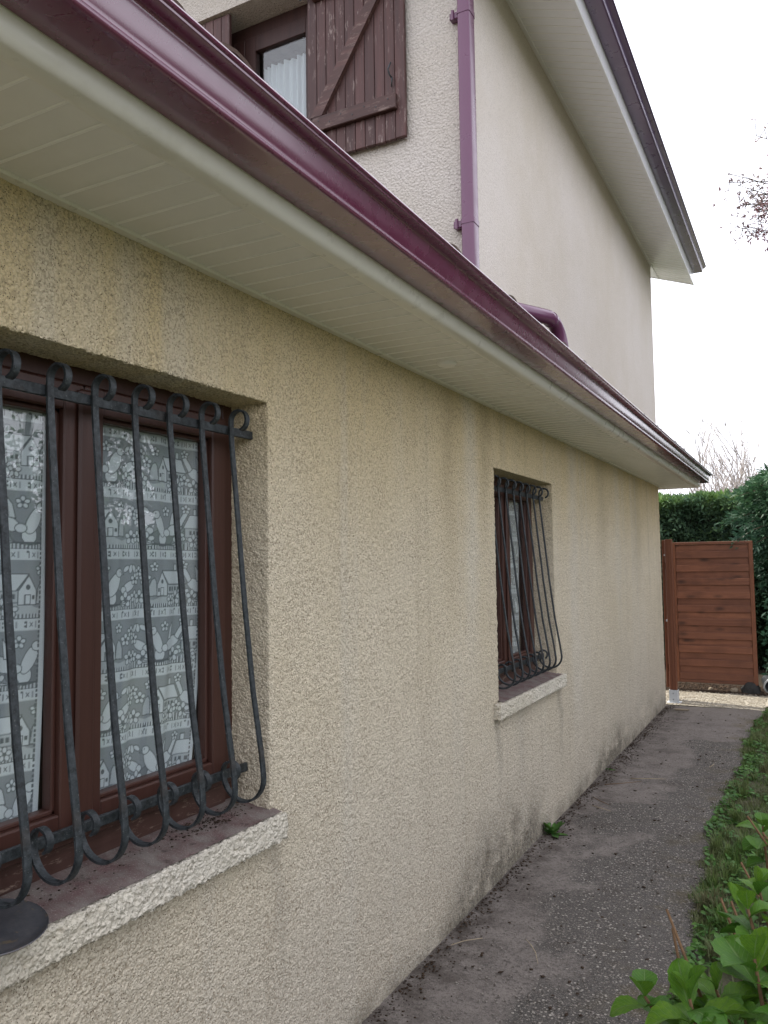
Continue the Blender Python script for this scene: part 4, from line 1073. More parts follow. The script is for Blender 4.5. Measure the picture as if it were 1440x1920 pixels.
# grass
def blades(n, fx, fy, h, mat, name, label, zfn=None, w=0.0022):
    x, y = fx, fy
    a_ = rng.uniform(0, 2 * PI, n); lean = rng.uniform(0.1, 0.9, n); H_ = rng.uniform(h[0], h[1], n)
    z0 = zfn(x, y) if zfn is not None else np.zeros(n)
    px, py = np.cos(a_ + PI / 2) * w, np.sin(a_ + PI / 2) * w
    dx, dy = np.cos(a_), np.sin(a_)
    def P_(t, wd): 
        r_ = H_ * lean * t ** 1.7; zz = z0 + H_ * (t - 0.35 * lean * t * t)
        return np.stack([x + dx * r_ + px * wd, y + dy * r_ + py * wd, zz], -1)
    V = np.stack([P_(0, 1), P_(0, -1), P_(0.55, 0.8), P_(0.55, -0.8), P_(1, 0.05), P_(1, -0.05)], 1).reshape(-1, 3)
    b_ = 6 * np.arange(n)[:, None]
    F = np.concatenate([b_ + np.array([0, 1, 3, 2]), b_ + np.array([2, 3, 5, 4])])
    o = np_mesh(name, V, F, mat, None, attr=('tint', np.repeat(rng.random(n), 6)))
    return tag(o, label, 'grass', None, 'stuff')
n = 90000
gy = rng.uniform(1.0, 10.0, n); gx = edge_x(gy) - 0.02 - 0.07 * np.clip(np.sin(gy * 8.3) * np.sin(gy * 19.7 + 2) + 0.2, 0, 1) * rng.random(n) + rng.random(n) ** 1.7 * 1.5
nn = np.sin(gx * 9 + gy * 3) * np.sin(gy * 4.7 - gx * 5) + 0.5 * np.sin(gx * 23 + gy * 17)
keep = rng.random(n) < np.clip(0.62 + 0.5 * nn, 0.05, 1)
gx, gy = gx[keep], gy[keep]
blades(len(gx), gx, gy, (0.012, 0.05), M['grass'], 'grass', 'uneven grass along the right edge of the path', lambda x, y: -0.01 + 0.03 * np.clip((x - 1.1), 0, 1))
tx, ty = [], []
for k in range(150):
    y_ = rng.uniform(2.0, 9.6); x_ = edge_x(y_) + rng.random() ** 1.6 * 0.8; m_ = int(rng.uniform(20, 60))
    tx.append(x_ + rng.normal(0, 0.014, m_)); ty.append(y_ + rng.normal(0, 0.014, m_))
tx, ty = np.concatenate(tx), np.concatenate(ty)
blades(len(tx), tx, ty, (0.05, 0.13), M['grass'], 'grass_tufts', 'longer grass tufts standing out of the short verge', lambda x, y: -0.01 + 0.03 * np.clip((x - 1.1), 0, 1), 0.0026)
def ground_leaves(n):
    y_ = rng.uniform(1.6, 9.6, n); x_ = edge_x(y_) - 0.03 + rng.random(n) ** 1.5 * 0.9
    kp = (np.sin(x_ * 14 + y_ * 5) * np.sin(y_ * 7.1 - x_ * 6)) > 0.1 - 0.4 * rng.random(n); x_, y_ = x_[kp], y_[kp]; n = len(x_)
    a_ = rng.uniform(0, 2 * PI, n); r_ = rng.uniform(0.006, 0.017, n); z_ = rng.uniform(0.008, 0.035, n); t1, t2 = rng.normal(0, 0.3, n), rng.normal(0, 0.3, n)
    V = []
    for j in range(6):
        th = a_ + j * PI / 3; k = 1.35 if j % 3 == 0 else 0.85; dx, dy = np.cos(th) * r_ * k, np.sin(th) * r_ * k; V.append(np.stack([x_ + dx, y_ + dy, z_ + dx * t1 + dy * t2], -1))
    V = np.stack(V, 1).reshape(-1, 3); F = 6 * np.arange(n)[:, None] + np.arange(6)
    F4 = np.concatenate([F[:, [0, 1, 2, 3]], F[:, [0, 3, 4, 5]]])
    o = np_mesh('ground_cover', V, F4, M['weed'], None, attr=('tint', np.repeat(rng.random(n), 6)))
    tag(o, 'small broad leaves of weeds mixed into the grass verge', 'ground cover', None, 'stuff')
ground_leaves(9000)

# ================================================================== FENCE PANEL AND POSTS
YP = 10.93
fp = tag(empty('fence_panel', (0.44, YP, 0)), 'orange-brown stained wooden privacy panel of overlapping boards', 'fence panel')
px0, px1, pz0, pz1 = -0.055, 0.905, 0.105, 1.885; cx = 0.44
MB().box(px0 - cx, px0 + 0.047 - cx, -0.022, 0.022, pz0, pz1, 0, None, 0.003).build('stile', M['stile'], fp)
MB().box(px1 - 0.047 - cx, px1 - cx, -0.022, 0.022, pz0, pz1, 0, None, 0.003).build('stile', M['stile'], fp)
for zz in (pz0, pz1 - 0.035): MB().box(px0 + 0.047 - cx, px1 - 0.047 - cx, -0.021, 0.021, zz, zz + 0.035, 0, None, 0.003).build('rail', M['slat'], fp)
N = 20; zb, zt = pz0 + 0.037, pz1 - 0.037; ph = (zt - zb) / N
for k in range(N):
    front = (k % 2 == 0)
    ex = 0.001 if front else 0.009
    yb_ = -0.021 if front else -0.002
    z0_, z1_ = zb + k * ph - ex * (1 if k else 0), zb + (k + 1) * ph + (ex if k < N - 1 else 0)
    m = MB().box(px0 + 0.048 - cx, px1 - 0.048 - cx, yb_, yb_ + 0.012, z0_, z1_, 0, None, 0.0045)
    o = m.build('board', M['slat'], fp)
# centre batten seen as the darker joint line
MB().box(-0.02, 0.02, 0.008, 0.02, pz0 + 0.036, pz1 - 0.036).build('batten', M['slat'], fp)
pp = tag(empty('panel_post', (-0.10, YP, 0)), 'orange wooden post on a concrete stub at the left side of the privacy panel', 'post')
MB().box(-0.022, 0.043, -0.035, 0.035, 0.10, 1.90, 0, None, 0.004).build('post', M['stile'], pp)
MB().box(-0.018, 0.050, -0.045, 0.03, -0.02, 0.099, 0, None, 0.003).build('concrete_stub', M['concrete'], pp)
gp = tag(empty('gate_post', (0.056, 9.93, 0)), 'brown wooden post on a bolted galvanised foot beside the house corner', 'post')
MB().box(-0.036, 0.040, -0.045, 0.045, 0.150, 1.905, 0, None, 0.005).build('post', M['post'], gp)
MB().box(0.0, 0.018, -0.052, -0.0455, 0.16, 1.90, 0, None, 0.002).build('stop_batten', M['post'], gp)
m = MB(); m.box(-0.046, 0.050, -0.0505, -0.0455, 0.0, 0.152, 0, None, 0.001); m.box(0.0455, 0.050, -0.0455, 0.05, 0.0, 0.152); m.box(-0.046, -0.0415, -0.0455, 0.05, 0.0, 0.152); m.box(-0.075, 0.08, -0.07, 0.07, 0.003, 0.009)
m.build('post_foot', M['galv'], gp)
for zz in (0.115, 0.045): MB().tube([(0.0, -0.0505, zz), (0.0, -0.0565, zz)], 0.006, 6).build('bolt', M['iron'], gp)
for zz in (1.72, 0.95): MB().box(-0.055, -0.0365, -0.02, 0.02, zz - 0.01, zz + 0.01).build('wall_clip', M['galv'], gp)
# second upright in line behind (gate leaf seen edge-on)
gl = tag(empty('edge_on_panel', (0.028, 10.0, 0)), 'narrow dark brown boards seen edge-on in the gap behind the corner post', 'fence panel')
for k in range(2):
    MB().box(-0.065, -0.035, 0.03 + k * 0.07, 0.095 + k * 0.07, 0.16, 1.90, 0, None, 0.003).build('board', M['post'], gl)
MB().box(-0.034, -0.012, 0.03, 0.165, 1.55, 1.63, 0, None, 0.003).build('rail', M['post'], gl)
MB().box(-0.034, -0.012, 0.03, 0.165, 0.35, 0.43, 0, None, 0.003).build('rail', M['post'], gl)

# rock, stone, toppled pot at the right end of the panel
def lumpy(name, loc, sx, sy, sz, mat, label, cat, seed):
    bm = bmesh.new(); bmesh.ops.create_icosphere(bm, subdivisions=3, radius=1); r_ = random.Random(seed)
    ph_ = [r_.uniform(0, 6) for _ in range(6)]
    for v in bm.verts:
        c = v.co; k = 1 + 0.10 * math.sin(3 * c.x + ph_[0]) + 0.10 * math.sin(4 * c.y + ph_[1]) + 0.07 * math.sin(7 * c.z + 5 * c.x + ph_[2]) + 0.04 * math.sin(11 * c.y + 9 * c.x + ph_[3])
        v.co = Vector((c.x * sx * k, c.y * sy * k, c.z * sz * k))
    me = bpy.data.meshes.new(name); bm.to_mesh(me); bm.free(); me.polygons.foreach_set('use_smooth', [True] * len(me.polygons)); me.materials.append(mat)
    o = link(name, me, None, None, loc); return tag(o, label, cat)
lumpy('rock', (0.81, 10.98, 0.02), 0.125, 0.12, 0.145, M['rock'], 'dark rounded rock at the right foot of the privacy panel', 'rock', 1)
lumpy('stone', (0.625, 10.92, 0.03), 0.045, 0.04, 0.036, M['stone'], 'small pale stone under the privacy panel, left of the dark rock', 'stone', 2)
lumpy('stone', (0.35, 10.98, 0.02), 0.03, 0.03, 0.025, M['stone'], 'tiny grey stone in the shade under the middle of the panel', 'stone', 3)
pot = tag(empty('plant_pot', (1.055, 10.98, 0.10)), 'black pot with a white rim toppled beside the dark rock', 'pot')
body = lathe([(0.07, 0.22), (0.105, 0.0), (0.112, 0.0), (0.10, 0.01), (0.066, 0.21), (0.0001, 0.21)], 32).build('pot_body', M['rubber'], pot, smooth=True)
rim = lathe([(0.104, -0.004), (0.122, -0.006), (0.126, 0.004), (0.122, 0.014), (0.106, 0.006)], 32).build('rim', M['white_pl'], pot, smooth=True)
pot.scale = (0.85, 0.85, 0.85); pot.rotation_euler = (R(-72), R(12), R(28))

# ================================================================== VEGETATION
def sprays(name, P_, D_, size, mat, parent=None, label=None, cat=None, kind=None, fan=3, narrow=0.16, tint=None, droop=0.25):
    """P_ positions, D_ outward directions: each spray is a fan of narrow leaf quads"""
    n = len(P_); Vs, Fs, Ts = [], [], []
    D_ = D_ / np.linalg.norm(D_, axis=1, keepdims=True)
    tint = rng.random(n) if tint is None else tint
    for k in range(fan):
        r_ = rng.normal(0, 1, (n, 3)); d = D_ + 0.75 * r_ / np.linalg.norm(r_, axis=1, keepdims=True); d[:, 2] -= droop * rng.random(n)
        d /= np.linalg.norm(d, axis=1, keepdims=True)
        s_ = np.cross(d, rng.normal(0, 1, (n, 3))); s_ /= np.linalg.norm(s_, axis=1, keepdims=True)
        L = (size[0] + (size[1] - size[0]) * rng.random(n))[:, None]
        a_ = P_; m_ = P_ + d * L * 0.55; e = P_ + d * L; e[:, 2] -= 0.1 * L[:, 0]
        w_ = s_ * L * narrow
        Vs.append(np.stack([a_, m_ + w_, e, m_ - w_], 1).reshape(-1, 3)); Fs.append(np.arange(n * 4).reshape(-1, 4) + 4 * n * k)
        Ts.append(np.repeat(np.clip(tint + rng.normal(0, 0.12, n), 0, 1), 4))
    o = np_mesh(name, np.concatenate(Vs), np.concatenate(Fs), mat, parent, attr=('tint', np.concatenate(Ts)))
    return tag(o, label, cat, None, kind)
def hedge_points(n, x0, x1, y0, y1, z0, z1, lump=0.12):
    """points through the outer shell of a clipped hedge"""
    f_ = rng.random(n); P_ = np.zeros((n, 3)); D_ = np.zeros((n, 3))
    x = rng.uniform(x0, x1, n); z = z0 + (z1 - z0) * rng.random(n); y = rng.uniform(y0, y1, n)
    top = f_ < 0.32; front = ~top
    bumpf = lambda a_, b_: lump * (np.sin(a_ * 5.1 + b_ * 3.3) * np.sin(b_ * 6.2 - a_ * 2.4) + 0.5 * np.sin(a_ * 13 + b_ * 9))
    P_[front] = np.stack([x, y0 + np.abs(rng.normal(0, 0.12, n)) + bumpf(x, z), z], -1)[front]; D_[front] = (0, -1, 0.15)
    P_[top] = np.stack([x, y, z1 - np.abs(rng.normal(0, 0.10, n)) + bumpf(x, y) * 0.6], -1)[top]; D_[top] = (0, -0.25, 1)
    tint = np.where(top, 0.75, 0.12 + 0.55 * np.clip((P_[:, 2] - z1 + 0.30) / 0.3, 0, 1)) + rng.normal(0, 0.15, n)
    return P_, D_, np.clip(tint, 0, 1)
hd = tag(empty('hedge', (0, 13.4, 0)), 'dark green clipped conifer hedge with bright top behind the panel', 'hedge')
P_, D_, t_ = hedge_points(34000, -4.0, 3.0, 13.2, 14.4, 0.1, 2.62, 0.09)
P_ = P_ - np.array([0, 13.4, 0])
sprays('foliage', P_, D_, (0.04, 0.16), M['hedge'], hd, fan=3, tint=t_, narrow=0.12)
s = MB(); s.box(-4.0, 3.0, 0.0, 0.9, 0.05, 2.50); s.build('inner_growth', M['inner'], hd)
for k in range(9):
    x = -3.6 + k * 0.75; MB().tube([(x, -0.05, -0.02), (x + 0.03, 0.0, 0.6), (x, 0.05, 1.5)], [0.045, 0.035, 0.02], 7).build('trunk', M['bark'], hd, smooth=True)

# conifer overhanging the right end of the panel
cf = tag(empty('conifer', (1.55, 11.7, 0)), 'bluish green conifer with feathery sprays hanging over the panel corner', 'conifer')
MB().tube([(0.0, 0, -0.02), (0.02, 0, 0.9), (0.0, 0, 1.9), (0.0, 0, 2.8)], [0.13, 0.11, 0.08, 0.02], 10).build('trunk', M['bark'], cf, smooth=True)
br = MB(); tips = []; tdir = []
for k in range(170):
    z0 = random.uniform(1.75, 2.95); az = random.uniform(0, 2 * PI)
    L = (1.15 - 0.25 * max(0, z0 - 2.2) / 0.7) * random.uniform(0.6, 1.0) * (1.0 if z0 > 1.95 else 0.8)
    e = Vector((math.cos(az) * L, math.sin(az) * L, random.uniform(-0.12, 0.22)))
    p = [Vector((0, 0, z0 - 0.25)) + e * t + Vector((0, 0, 0.18 * math.sin(t * PI))) for t in (0, .25, .5, .75, 1)]
    br.tube(p, [0.016, 0.012, 0.009, 0.006, 0.002], 4, False)
    for q in range(78):
        t = random.uniform(0.30, 1.0) ** 0.8; c = Vector((0, 0, z0 - 0.25)) + e * t + Vector((0, 0, 0.18 * math.sin(t * PI)))
        o_ = Vector((random.gauss(0, 1), random.gauss(0, 1), random.gauss(0, 0.7))) * 0.075 * (1.25 - t * 0.7)
        tips.append(c + o_); tdir.append(e.normalized() * 0.9 + o_.normalized() * 0.6 + Vector((0, 0, 0.12)))
br.build('branches', M['bark'], cf)
tips = np.array([list(v) for v in tips]); tdir = np.array([list(v) for v in tdir])
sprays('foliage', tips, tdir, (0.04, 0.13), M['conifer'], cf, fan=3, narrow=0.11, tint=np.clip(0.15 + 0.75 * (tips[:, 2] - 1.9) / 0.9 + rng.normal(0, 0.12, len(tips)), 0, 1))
# dark lower growth right of the panel
ds = tag(empty('evergreen_shrub', (1.5, 12.2, 0)), 'shaded evergreen growth in the dark right of the privacy panel', 'shrub')
P_, D_, t_ = hedge_points(9000, -0.55, 2.4, -0.15, 0.6, 0.0, 2.2, 0.10)
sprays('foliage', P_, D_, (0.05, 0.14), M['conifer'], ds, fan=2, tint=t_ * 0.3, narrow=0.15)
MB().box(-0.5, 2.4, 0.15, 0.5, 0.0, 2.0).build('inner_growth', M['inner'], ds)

# bare trees behind the hedge
def bare_tree(x, y, h, spread, n, label, seed):
    r_ = random.Random(seed); t = tag(empty('bare_tree', (x, y, 0)), label, 'tree', 'leafless trees beyond the hedge')
    MB().tube([(0, 0, -0.05), (0.02, 0, h * 0.2), (0, 0.02, h * 0.42)], [0.10, 0.08, 0.06], 8).build('trunk', M['bark'], t, smooth=True)
    m = MB()
    def grow(p, d, L, rad, lev):
        pts_ = [p]; q = p.copy(); dd = d.copy()
        for i in range(4):
            dd = (dd + Vector((r_.gauss(0, .09), r_.gauss(0, .09), r_.gauss(0.05, .05)))).normalized(); q = q + dd * L / 4; pts_.append(q.copy())
        m.tube(pts_, [rad, rad * .8, rad * .6, rad * .45, rad * .25], 3, False)
        if lev > 0:
            for _ in range(5 if lev > 1 else 4):
                k = r_.randint(1, 4); e = (dd + Vector((r_.gauss(0, .38), r_.gauss(0, .38), r_.gauss(0.1, .2)))).normalized()
                grow(pts_[k], e, L * r_.uniform(.4, .65), rad * .66, lev - 1)
    for k in range(n):
        a_ = r_.uniform(0, 2 * PI); e = Vector((math.cos(a_) * spread, math.sin(a_) * spread, 1)).normalized()
        grow(Vector((0, 0, h * r_.uniform(.15, .42))), e, h * r_.uniform(.38, .6), 0.022, 2)
    m.build('branches', M['twig'], t)
bare_tree(-0.55, 22, 4.35, 0.25, 20, 'leafless tree beyond the hedge, tallest, next to the gutter end', 5)
bare_tree(0.10, 23, 4.4, 0.25, 20, 'leafless tree beyond the hedge, middle one of the clump', 6)
bare_tree(0.75, 22.5, 4.0, 0.25, 16, 'leafless tree beyond the hedge, lowest, above the conifer', 8)
bare_tree(-1.5, 24, 3.5, 0.4, 8, 'leafless tree showing only its twig tips under the far soffit', 9)

# red-leaved maple whose twigs reach into the picture
mp_ = tag(empty('maple_tree', (3.1, 6.6, 0)), 'young red-leaved tree whose fine twigs hang into the sky at the right edge', 'tree')
MB().tube([(0, 0, -0.05), (0.05, 0, 1.2), (-0.1, 0, 2.4), (-0.3, -0.05, 3.4), (-0.6, -0.2, 4.2)], [0.09, 0.075, 0.06, 0.045, 0.02], 10).build('trunk', M['bark'], mp_, smooth=True)
tw = MB(); LP, LD = [], []
r_ = random.Random(4)
for k in range(60):
    st = Vector((-0.25 + r_.uniform(-.1, .1), -0.1, r_.uniform(2.9, 4.0)))
    en = Vector((-1.98 + abs(r_.gauss(0, 0.75)), -0.60 + r_.uniform(-0.55, 0.45), 4.12 + r_.gauss(0, 0.12)))
    if k == 0: en = Vector((-1.90, -0.6, 3.98))
    if k == 1: en = Vector((-1.93, -0.6, 4.13))
    mid = (st + en) / 2 + Vector((0, 0, 0.28))
    pts_ = [st * (1 - t) ** 2 + mid * 2 * t * (1 - t) + en * t * t for t in [i / 8 for i in range(9)]]
    tw.tube(pts_, [0.012, 0.010, 0.008, 0.007, 0.006, 0.005, 0.004, 0.003, 0.0022], 4, False)
    for q in range(46):
        t = r_.uniform(0.45, 1.0); p = st * (1 - t) ** 2 + mid * 2 * t * (1 - t) + en * t * t
        o_ = Vector((r_.gauss(-0.01, 0.05), r_.gauss(0, 0.07), r_.gauss(-0.02, 0.055)))
        if r_.random() < 0.5: tw.tube([p, p + o_], [0.0028, 0.0018], 3, False)
        LP.append(p + o_); LD.append(Vector((r_.gauss(-0.4, .5), r_.gauss(0, .6), r_.gauss(-0.2, .5))))
tw.build('twigs', M['bark'], mp_)
LP = np.array([list(v) for v in LP]); LD = np.array([list(v) for v in LD])
sprays('foliage', LP, LD, (0.018, 0.038), M['maple'], mp_, fan=5, narrow=0.13)

# garden on the other side, seen only in reflections
gh = tag(empty('garden_hedge', (9.0, 3, 0)), 'long garden hedge across the lawn from the house', 'hedge')
P_, D_, t_ = hedge_points(14000, -14, 14, -0.4, 0.9, 0.0, 2.1, 0.25)
Q = np.stack([P_[:, 1], P_[:, 0], P_[:, 2]], -1); DQ = np.stack([D_[:, 1], D_[:, 0], D_[:, 2]], -1)
sprays('foliage', Q, DQ, (0.18, 0.42), M['garden'], gh, fan=2, tint=t_, narrow=0.3)
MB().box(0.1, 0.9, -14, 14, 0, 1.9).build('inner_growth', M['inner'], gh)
def round_tree(x, y, h, r0, label, seed, nleaf=2600):
    r_ = random.Random(seed); t = tag(empty('garden_tree', (x, y, 0)), label, 'tree', 'garden trees facing the house')
    MB().tube([(0, 0, -0.05), (0.1, 0, h * .3), (0, .1, h * .6)], [0.16, 0.12, 0.07], 8).build('trunk', M['bark'], t, smooth=True)
    m = MB(); L_, Dd = [], []
    for k in range(26):
        a_ = r_.uniform(0, 2 * PI); e = Vector((math.cos(a_) * r0 * r_.uniform(.4, 1), math.sin(a_) * r0 * r_.uniform(.4, 1), h * r_.uniform(.5, 1.0)))
        b_ = Vector((0, 0, h * r_.uniform(.25, .55))); md = (b_ + e) / 2 + Vector((0, 0, .3))
        p = [b_ * (1 - q) ** 2 + md * 2 * q * (1 - q) + e * q * q for q in (0, .25, .5, .75, 1)]
        m.tube(p, [.05, .04, .028, .018, .006], 4, False)
        for q in range(nleaf // 26):
            tt = r_.uniform(.4, 1); c = b_ * (1 - tt) ** 2 + md * 2 * tt * (1 - tt) + e * tt * tt
            o_ = Vector((r_.gauss(0, .3), r_.gauss(0, .3), r_.gauss(0, .25)))
            if q % 6 == 0: m.tube([c, c + o_], [.008, .003], 3, False)
            L_.append(list(c + o_)); Dd.append(list(o_ + Vector((0, 0, .1))))
    m.build('branches', M['bark'], t)
    sprays('foliage', np.array(L_), np.array(Dd), (0.05, 0.13), M['garden'], t, fan=2, narrow=0.3)
round_tree(7.4, 7.4, 4.0, 1.4, 'sparse garden tree across the lawn, farther along', 21, 1600)
scr = tag(empty('reflection_screen', (9.0, 21, 0)), 'tall unseen conifer screen added to darken the gutter reflection', 'hedge')  # out of view, added so the gutter reflects something dark
P_, D_, t_ = hedge_points(9000, -8.5, 9.5, -0.5, 1.2, 0.0, 8.6, 0.35)
Q = np.stack([P_[:, 1], P_[:, 0], P_[:, 2]], -1); DQ = np.stack([D_[:, 1], D_[:, 0], D_[:, 2]], -1)
sprays('foliage', Q, DQ, (0.3, 0.7), M['garden'], scr, fan=2, tint=t_, narrow=0.3)
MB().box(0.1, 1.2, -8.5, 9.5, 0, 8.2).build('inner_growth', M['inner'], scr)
round_tree(8.0, 2.4, 4.6, 1.6, 'sparse garden tree across the lawn, opposite the near window', 22, 1400)
round_tree(9.5, 12.5, 6.0, 2.4, 'garden tree across the lawn near the far hedge', 23, 2600)

# --- broad-leaved shrub in the foreground
def leaf_mesh(L, W_, curl, fold, seed):
    r_ = random.Random(seed); na, nb_ = 12, 6; vv, uv, ff = [], [], []
    for i in range(na + 1):
        t = i / na
        w = W_ * (math.sin(PI * min(1, t ** 1.15 * 0.97 + 0.02)) ** 0.75) * (0.55 + 0.55 * t) * (1 + 0.035 * (1 if i % 2 else -1))
        if t > 0.97: w *= 0.2
        ang = curl * t; x = L * (math.sin(ang) / curl if abs(curl) > 1e-3 else t); z = L * ((1 - math.cos(ang)) / curl if abs(curl) > 1e-3 else 0)
        for j in range(nb_ + 1):
            s_ = (j / nb_ - 0.5) * 2
            vv.append((x, s_ * w, -z + abs(s_) * w * fold + 0.012 * math.sin(t * 17 + abs(s_) * 5 + seed) * abs(s_) + 0.02 * math.sin(s_ * 4 + seed * 2) * t)); uv.append((j / nb_, t))
    for i in range(na):
        for j in range(nb_):
            a_ = i * (nb_ + 1) + j; ff.append((a_, a_ + nb_ + 1, a_ + nb_ + 2, a_ + 1))
    me = bpy.data.meshes.new('leaf'); me.from_pydata(vv, [], ff); me.update()
    ul = me.uv_layers.new(name='UVMap')
    for l in me.loops: ul.data[l.index].uv = uv[l.vertex_index]
    me.polygons.foreach_set('use_smooth', [True] * len(me.polygons)); me.materials.append(M['hydr']); return me
LEAVES = [leaf_mesh(1.0, 0.43, c, f, i) for i, (c, f) in enumerate(((0.5, 0.25), (0.9, 0.35), (0.2, 0.45), (1.2, 0.2), (0.7, 0.5), (-0.5, 0.3), (1.5, 0.55), (0.4, 0.7)))]
def add_leaf(par, org, p, az, pitch, L, r_):
    o = bpy.data.objects.new('leaf', r_.choice(LEAVES)); col.objects.link(o); o.parent = par
    o.location = Vector(p) - Vector(org); o.scale = (L, L * r_.uniform(.85, 1.1), L)
    o.rotation_euler = (R(r_.uniform(-14, 14)), R(-pitch), R(az)); return o
def rosette(par, org, p, r_, size=0.10, tiers=3, az0=None):
    size *= 0.92
    az0 = r_.uniform(0, 180) if az0 is None else az0
    for k in range(tiers):
        pitch = (18, 42, 68)[k] if tiers == 3 else (25, 60)[k]
        for s_ in (0, 180):
            L = size * (1.15, 0.95, 0.6)[k] * r_.uniform(.85, 1.12)
            add_leaf(par, org, Vector(p) + Vector((0, 0, -0.022 * (tiers - 1 - k))), az0 + 90 * k + s_ + r_.uniform(-18, 18), pitch + r_.uniform(-10, 10), L, r_)
def shrub(base, heads, canes, label, seed, group=None):
    r_ = random.Random(seed); sh = tag(empty('broad_leaved_shrub', base), label, 'shrub', group); B_ = Vector(base)
    for (x, y, z, sz, tiers) in heads:
        p = Vector((x, y, z)); b_ = B_ + Vector((r_.uniform(-.10, .10), r_.uniform(-.12, .12), -0.01))
        mid = (p * .55 + b_ * .45) + Vector((r_.uniform(-.04, .04), r_.uniform(-.04, .04), .02))
        pts_ = [b_ * (1 - t) ** 2 + mid * 2 * t * (1 - t) + p * t * t - B_ for t in [i / 6 for i in range(7)]]
        MB().tube(pts_, [0.0065, .006, .0055, .005, .0045, .004, .003], 7).build('stem', M['cane'], sh, smooth=True)
        rosette(sh, base, p, r_, sz, tiers)
        for t, s2 in ((0.93, 0.8), (0.84, 0.7)):
            q = b_ * (1 - t) ** 2 + mid * 2 * t * (1 - t) + p * t * t; a0 = r_.uniform(0, 180)
            for s_ in (0, 180): add_leaf(sh, base, q, a0 + s_, r_.uniform(0, 30), sz * s2, r_)
    for pts_ in canes:
        pts_ = [Vector(q) - B_ for q in pts_]
        MB().tube(pts_, [0.0044 - 0.0014 * i / (len(pts_) - 1) for i in range(len(pts_))], 7).build('cut_stem', M['cane'], sh, smooth=True)
    return sh
shrub((1.46, 2.05, 0.0),
      [(1.270, 1.640, 0.845, .115, 3), (1.165, 1.76, 0.77, .070, 2), (1.355, 1.930, 0.915, .095, 3), (1.380, 1.700, 0.915, .105, 3), (1.36, 2.20, 0.87, .09, 3),
       (1.300, 1.790, 0.80, .10, 3), (1.43, 1.62, 0.84, .11, 3), (1.47, 1.95, 0.90, .10, 3), (1.25, 1.90, 0.70, .085, 2), (1.42, 2.02, 0.78, .10, 3), (1.34, 1.55, 0.74, .10, 3), (1.55, 1.8, 0.95, .1, 3),
       (1.33, 2.05, 0.62, .09, 2), (1.50, 2.35, 0.80, .09, 3), (1.60, 2.15, 0.9, .1, 3), (1.42, 1.80, 0.70, .10, 3), (1.22, 1.62, 0.70, .08, 2), (1.35, 1.70, 0.68, .10, 3), (1.46, 1.74, 0.80, .10, 3), (1.30, 1.60, 0.80, .10, 3), (1.40, 1.60, 0.78, .10, 3), (1.25, 1.70, 0.66, .08, 2), (1.40, 1.86, 0.84, .09, 3), (1.37, 2.05, 0.74, .09, 3), (1.45, 2.15, 0.86, .09, 3)],
      [[(1.40, 1.95, 0.20), (1.31, 1.86, 0.62), (1.25, 1.83, 0.80), (1.195, 1.880, 0.905)], [(1.40, 1.95, 0.20), (1.28, 1.85, 0.66), (1.225, 1.86, 0.78), (1.205, 1.885, 0.865)],
       [(1.45, 2.1, 0.25), (1.37, 2.06, 0.68), (1.318, 2.08, 0.78), (1.284, 2.097, 0.865)], [(1.45, 2.1, 0.25), (1.36, 2.10, 0.70), (1.305, 2.115, 0.855)], [(1.5, 2.4, 0.2), (1.40, 2.4, 0.62), (1.345, 2.43, 0.76), (1.303, 2.451, 0.835)]],
      'leafy green broad-leaved shrub with brown cut stems in the near right corner', 31)
shrub((1.50, 2.95, 0.0), [(1.335, 2.92, 0.80, .10, 3), (1.40, 3.10, 0.72, .10, 3), (1.47, 2.85, 0.84, .10, 3), (1.42, 2.70, 0.66, .09, 2), (1.52, 3.2, 0.75, .1, 3)],
      [[(1.47, 2.95, 0.3), (1.39, 2.86, 0.70), (1.30, 2.80, 0.86)], [(1.48, 2.9, 0.3), (1.42, 2.80, 0.72), (1.345, 2.72, 0.84)]],
      'smaller broad-leaved shrub with bare stems behind the near one, at the right edge', 32)

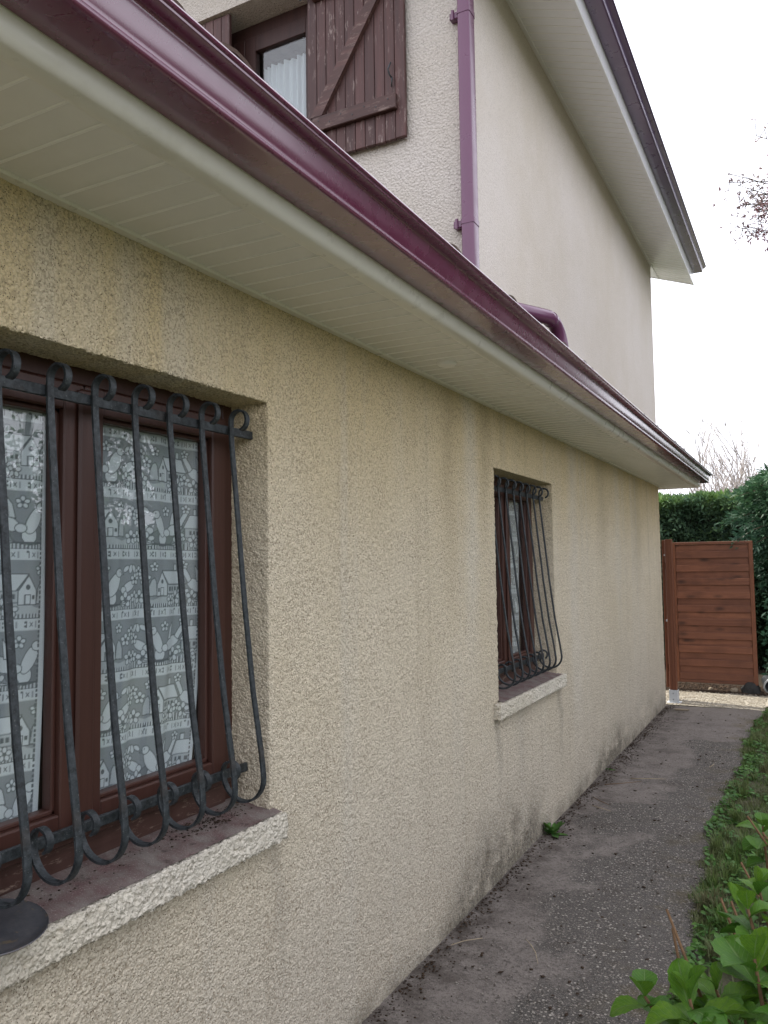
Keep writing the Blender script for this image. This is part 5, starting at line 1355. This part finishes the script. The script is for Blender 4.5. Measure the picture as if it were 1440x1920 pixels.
# --- weeds
def weed(x, y, n, L, label, seed, group=None, up=0.8):
    r_ = random.Random(seed); m = MB(); w = tag(empty('weed', (x, y, 0)), label, 'weed', group)
    ts = []
    for k in range(n):
        a_ = r_.uniform(0, 2 * PI); el_ = r_.uniform(0.25, 1.35) * up; LL = L * r_.uniform(.55, 1.1); wd = LL * 0.17
        d = Vector((math.cos(a_) * math.cos(el_), math.sin(a_) * math.cos(el_), math.sin(el_))); s_ = Vector((-math.sin(a_), math.cos(a_), 0)) * wd
        b_ = Vector((r_.gauss(0, .012), r_.gauss(0, .012), 0)); b_.x = max(b_.x, -x + 0.015)
        g_ = Vector((0, 0, -LL * .22))
        pts_ = [(b_, .15), (b_ + d * LL * .3, .45), (b_ + d * LL * .55 + g_ * .3, 1), (b_ + d * LL * .8 + g_ * .65, .8), (b_ + d * LL + g_, .08)]
        pts_ = [(Vector((max(p.x, -x + 0.012), p.y, max(p.z, 0.004))), q) for p, q in pts_]
        vv = []; 
        for i, (p, q) in enumerate(pts_):
            j = 0.7 if i == 2 else 1
            vv += [p + s_ * q, p + Vector((0, 0, -0.004)), p - s_ * q]
        ff = []
        for i in range(4): ff += [(3 * i, 3 * i + 1, 3 * i + 4, 3 * i + 3), (3 * i + 1, 3 * i + 2, 3 * i + 5, 3 * i + 4)]
        lm = MB().add(vv, ff).mesh('leaf', True); lm.materials.append(M['weed'])
        at = lm.attributes.new('tint', 'FLOAT', 'POINT'); at.data.foreach_set('value', [r_.random()] * len(lm.vertices))
        link('leaf', lm, None, w)
    return w
weed(0.05, 4.90, 26, 0.13, 'bright green leafy weed growing at the foot of the wall', 41)
weed(0.03, 6.55, 8, 0.07, 'small low weed in the wall-foot crack, halfway down the path', 42)
weed(1.10, 4.55, 14, 0.13, 'flat rosette weed in the grass at the path edge, beside the shrub', 43, None, 0.45)
weed(1.03, 5.6, 12, 0.10, 'rosette weed at the path edge, farther along', 44, None, 0.45)
weed(1.16, 3.8, 14, 0.13, 'broad rosette weed in the grass behind the near shrub', 45, None, 0.5)
weed(1.12, 3.2, 12, 0.12, 'low weed half under the near shrub leaves', 46, None, 0.5)
weed(1.10, 6.9, 12, 0.09, 'small weed tuft in the grass, the farthest one', 47, None, 0.6)
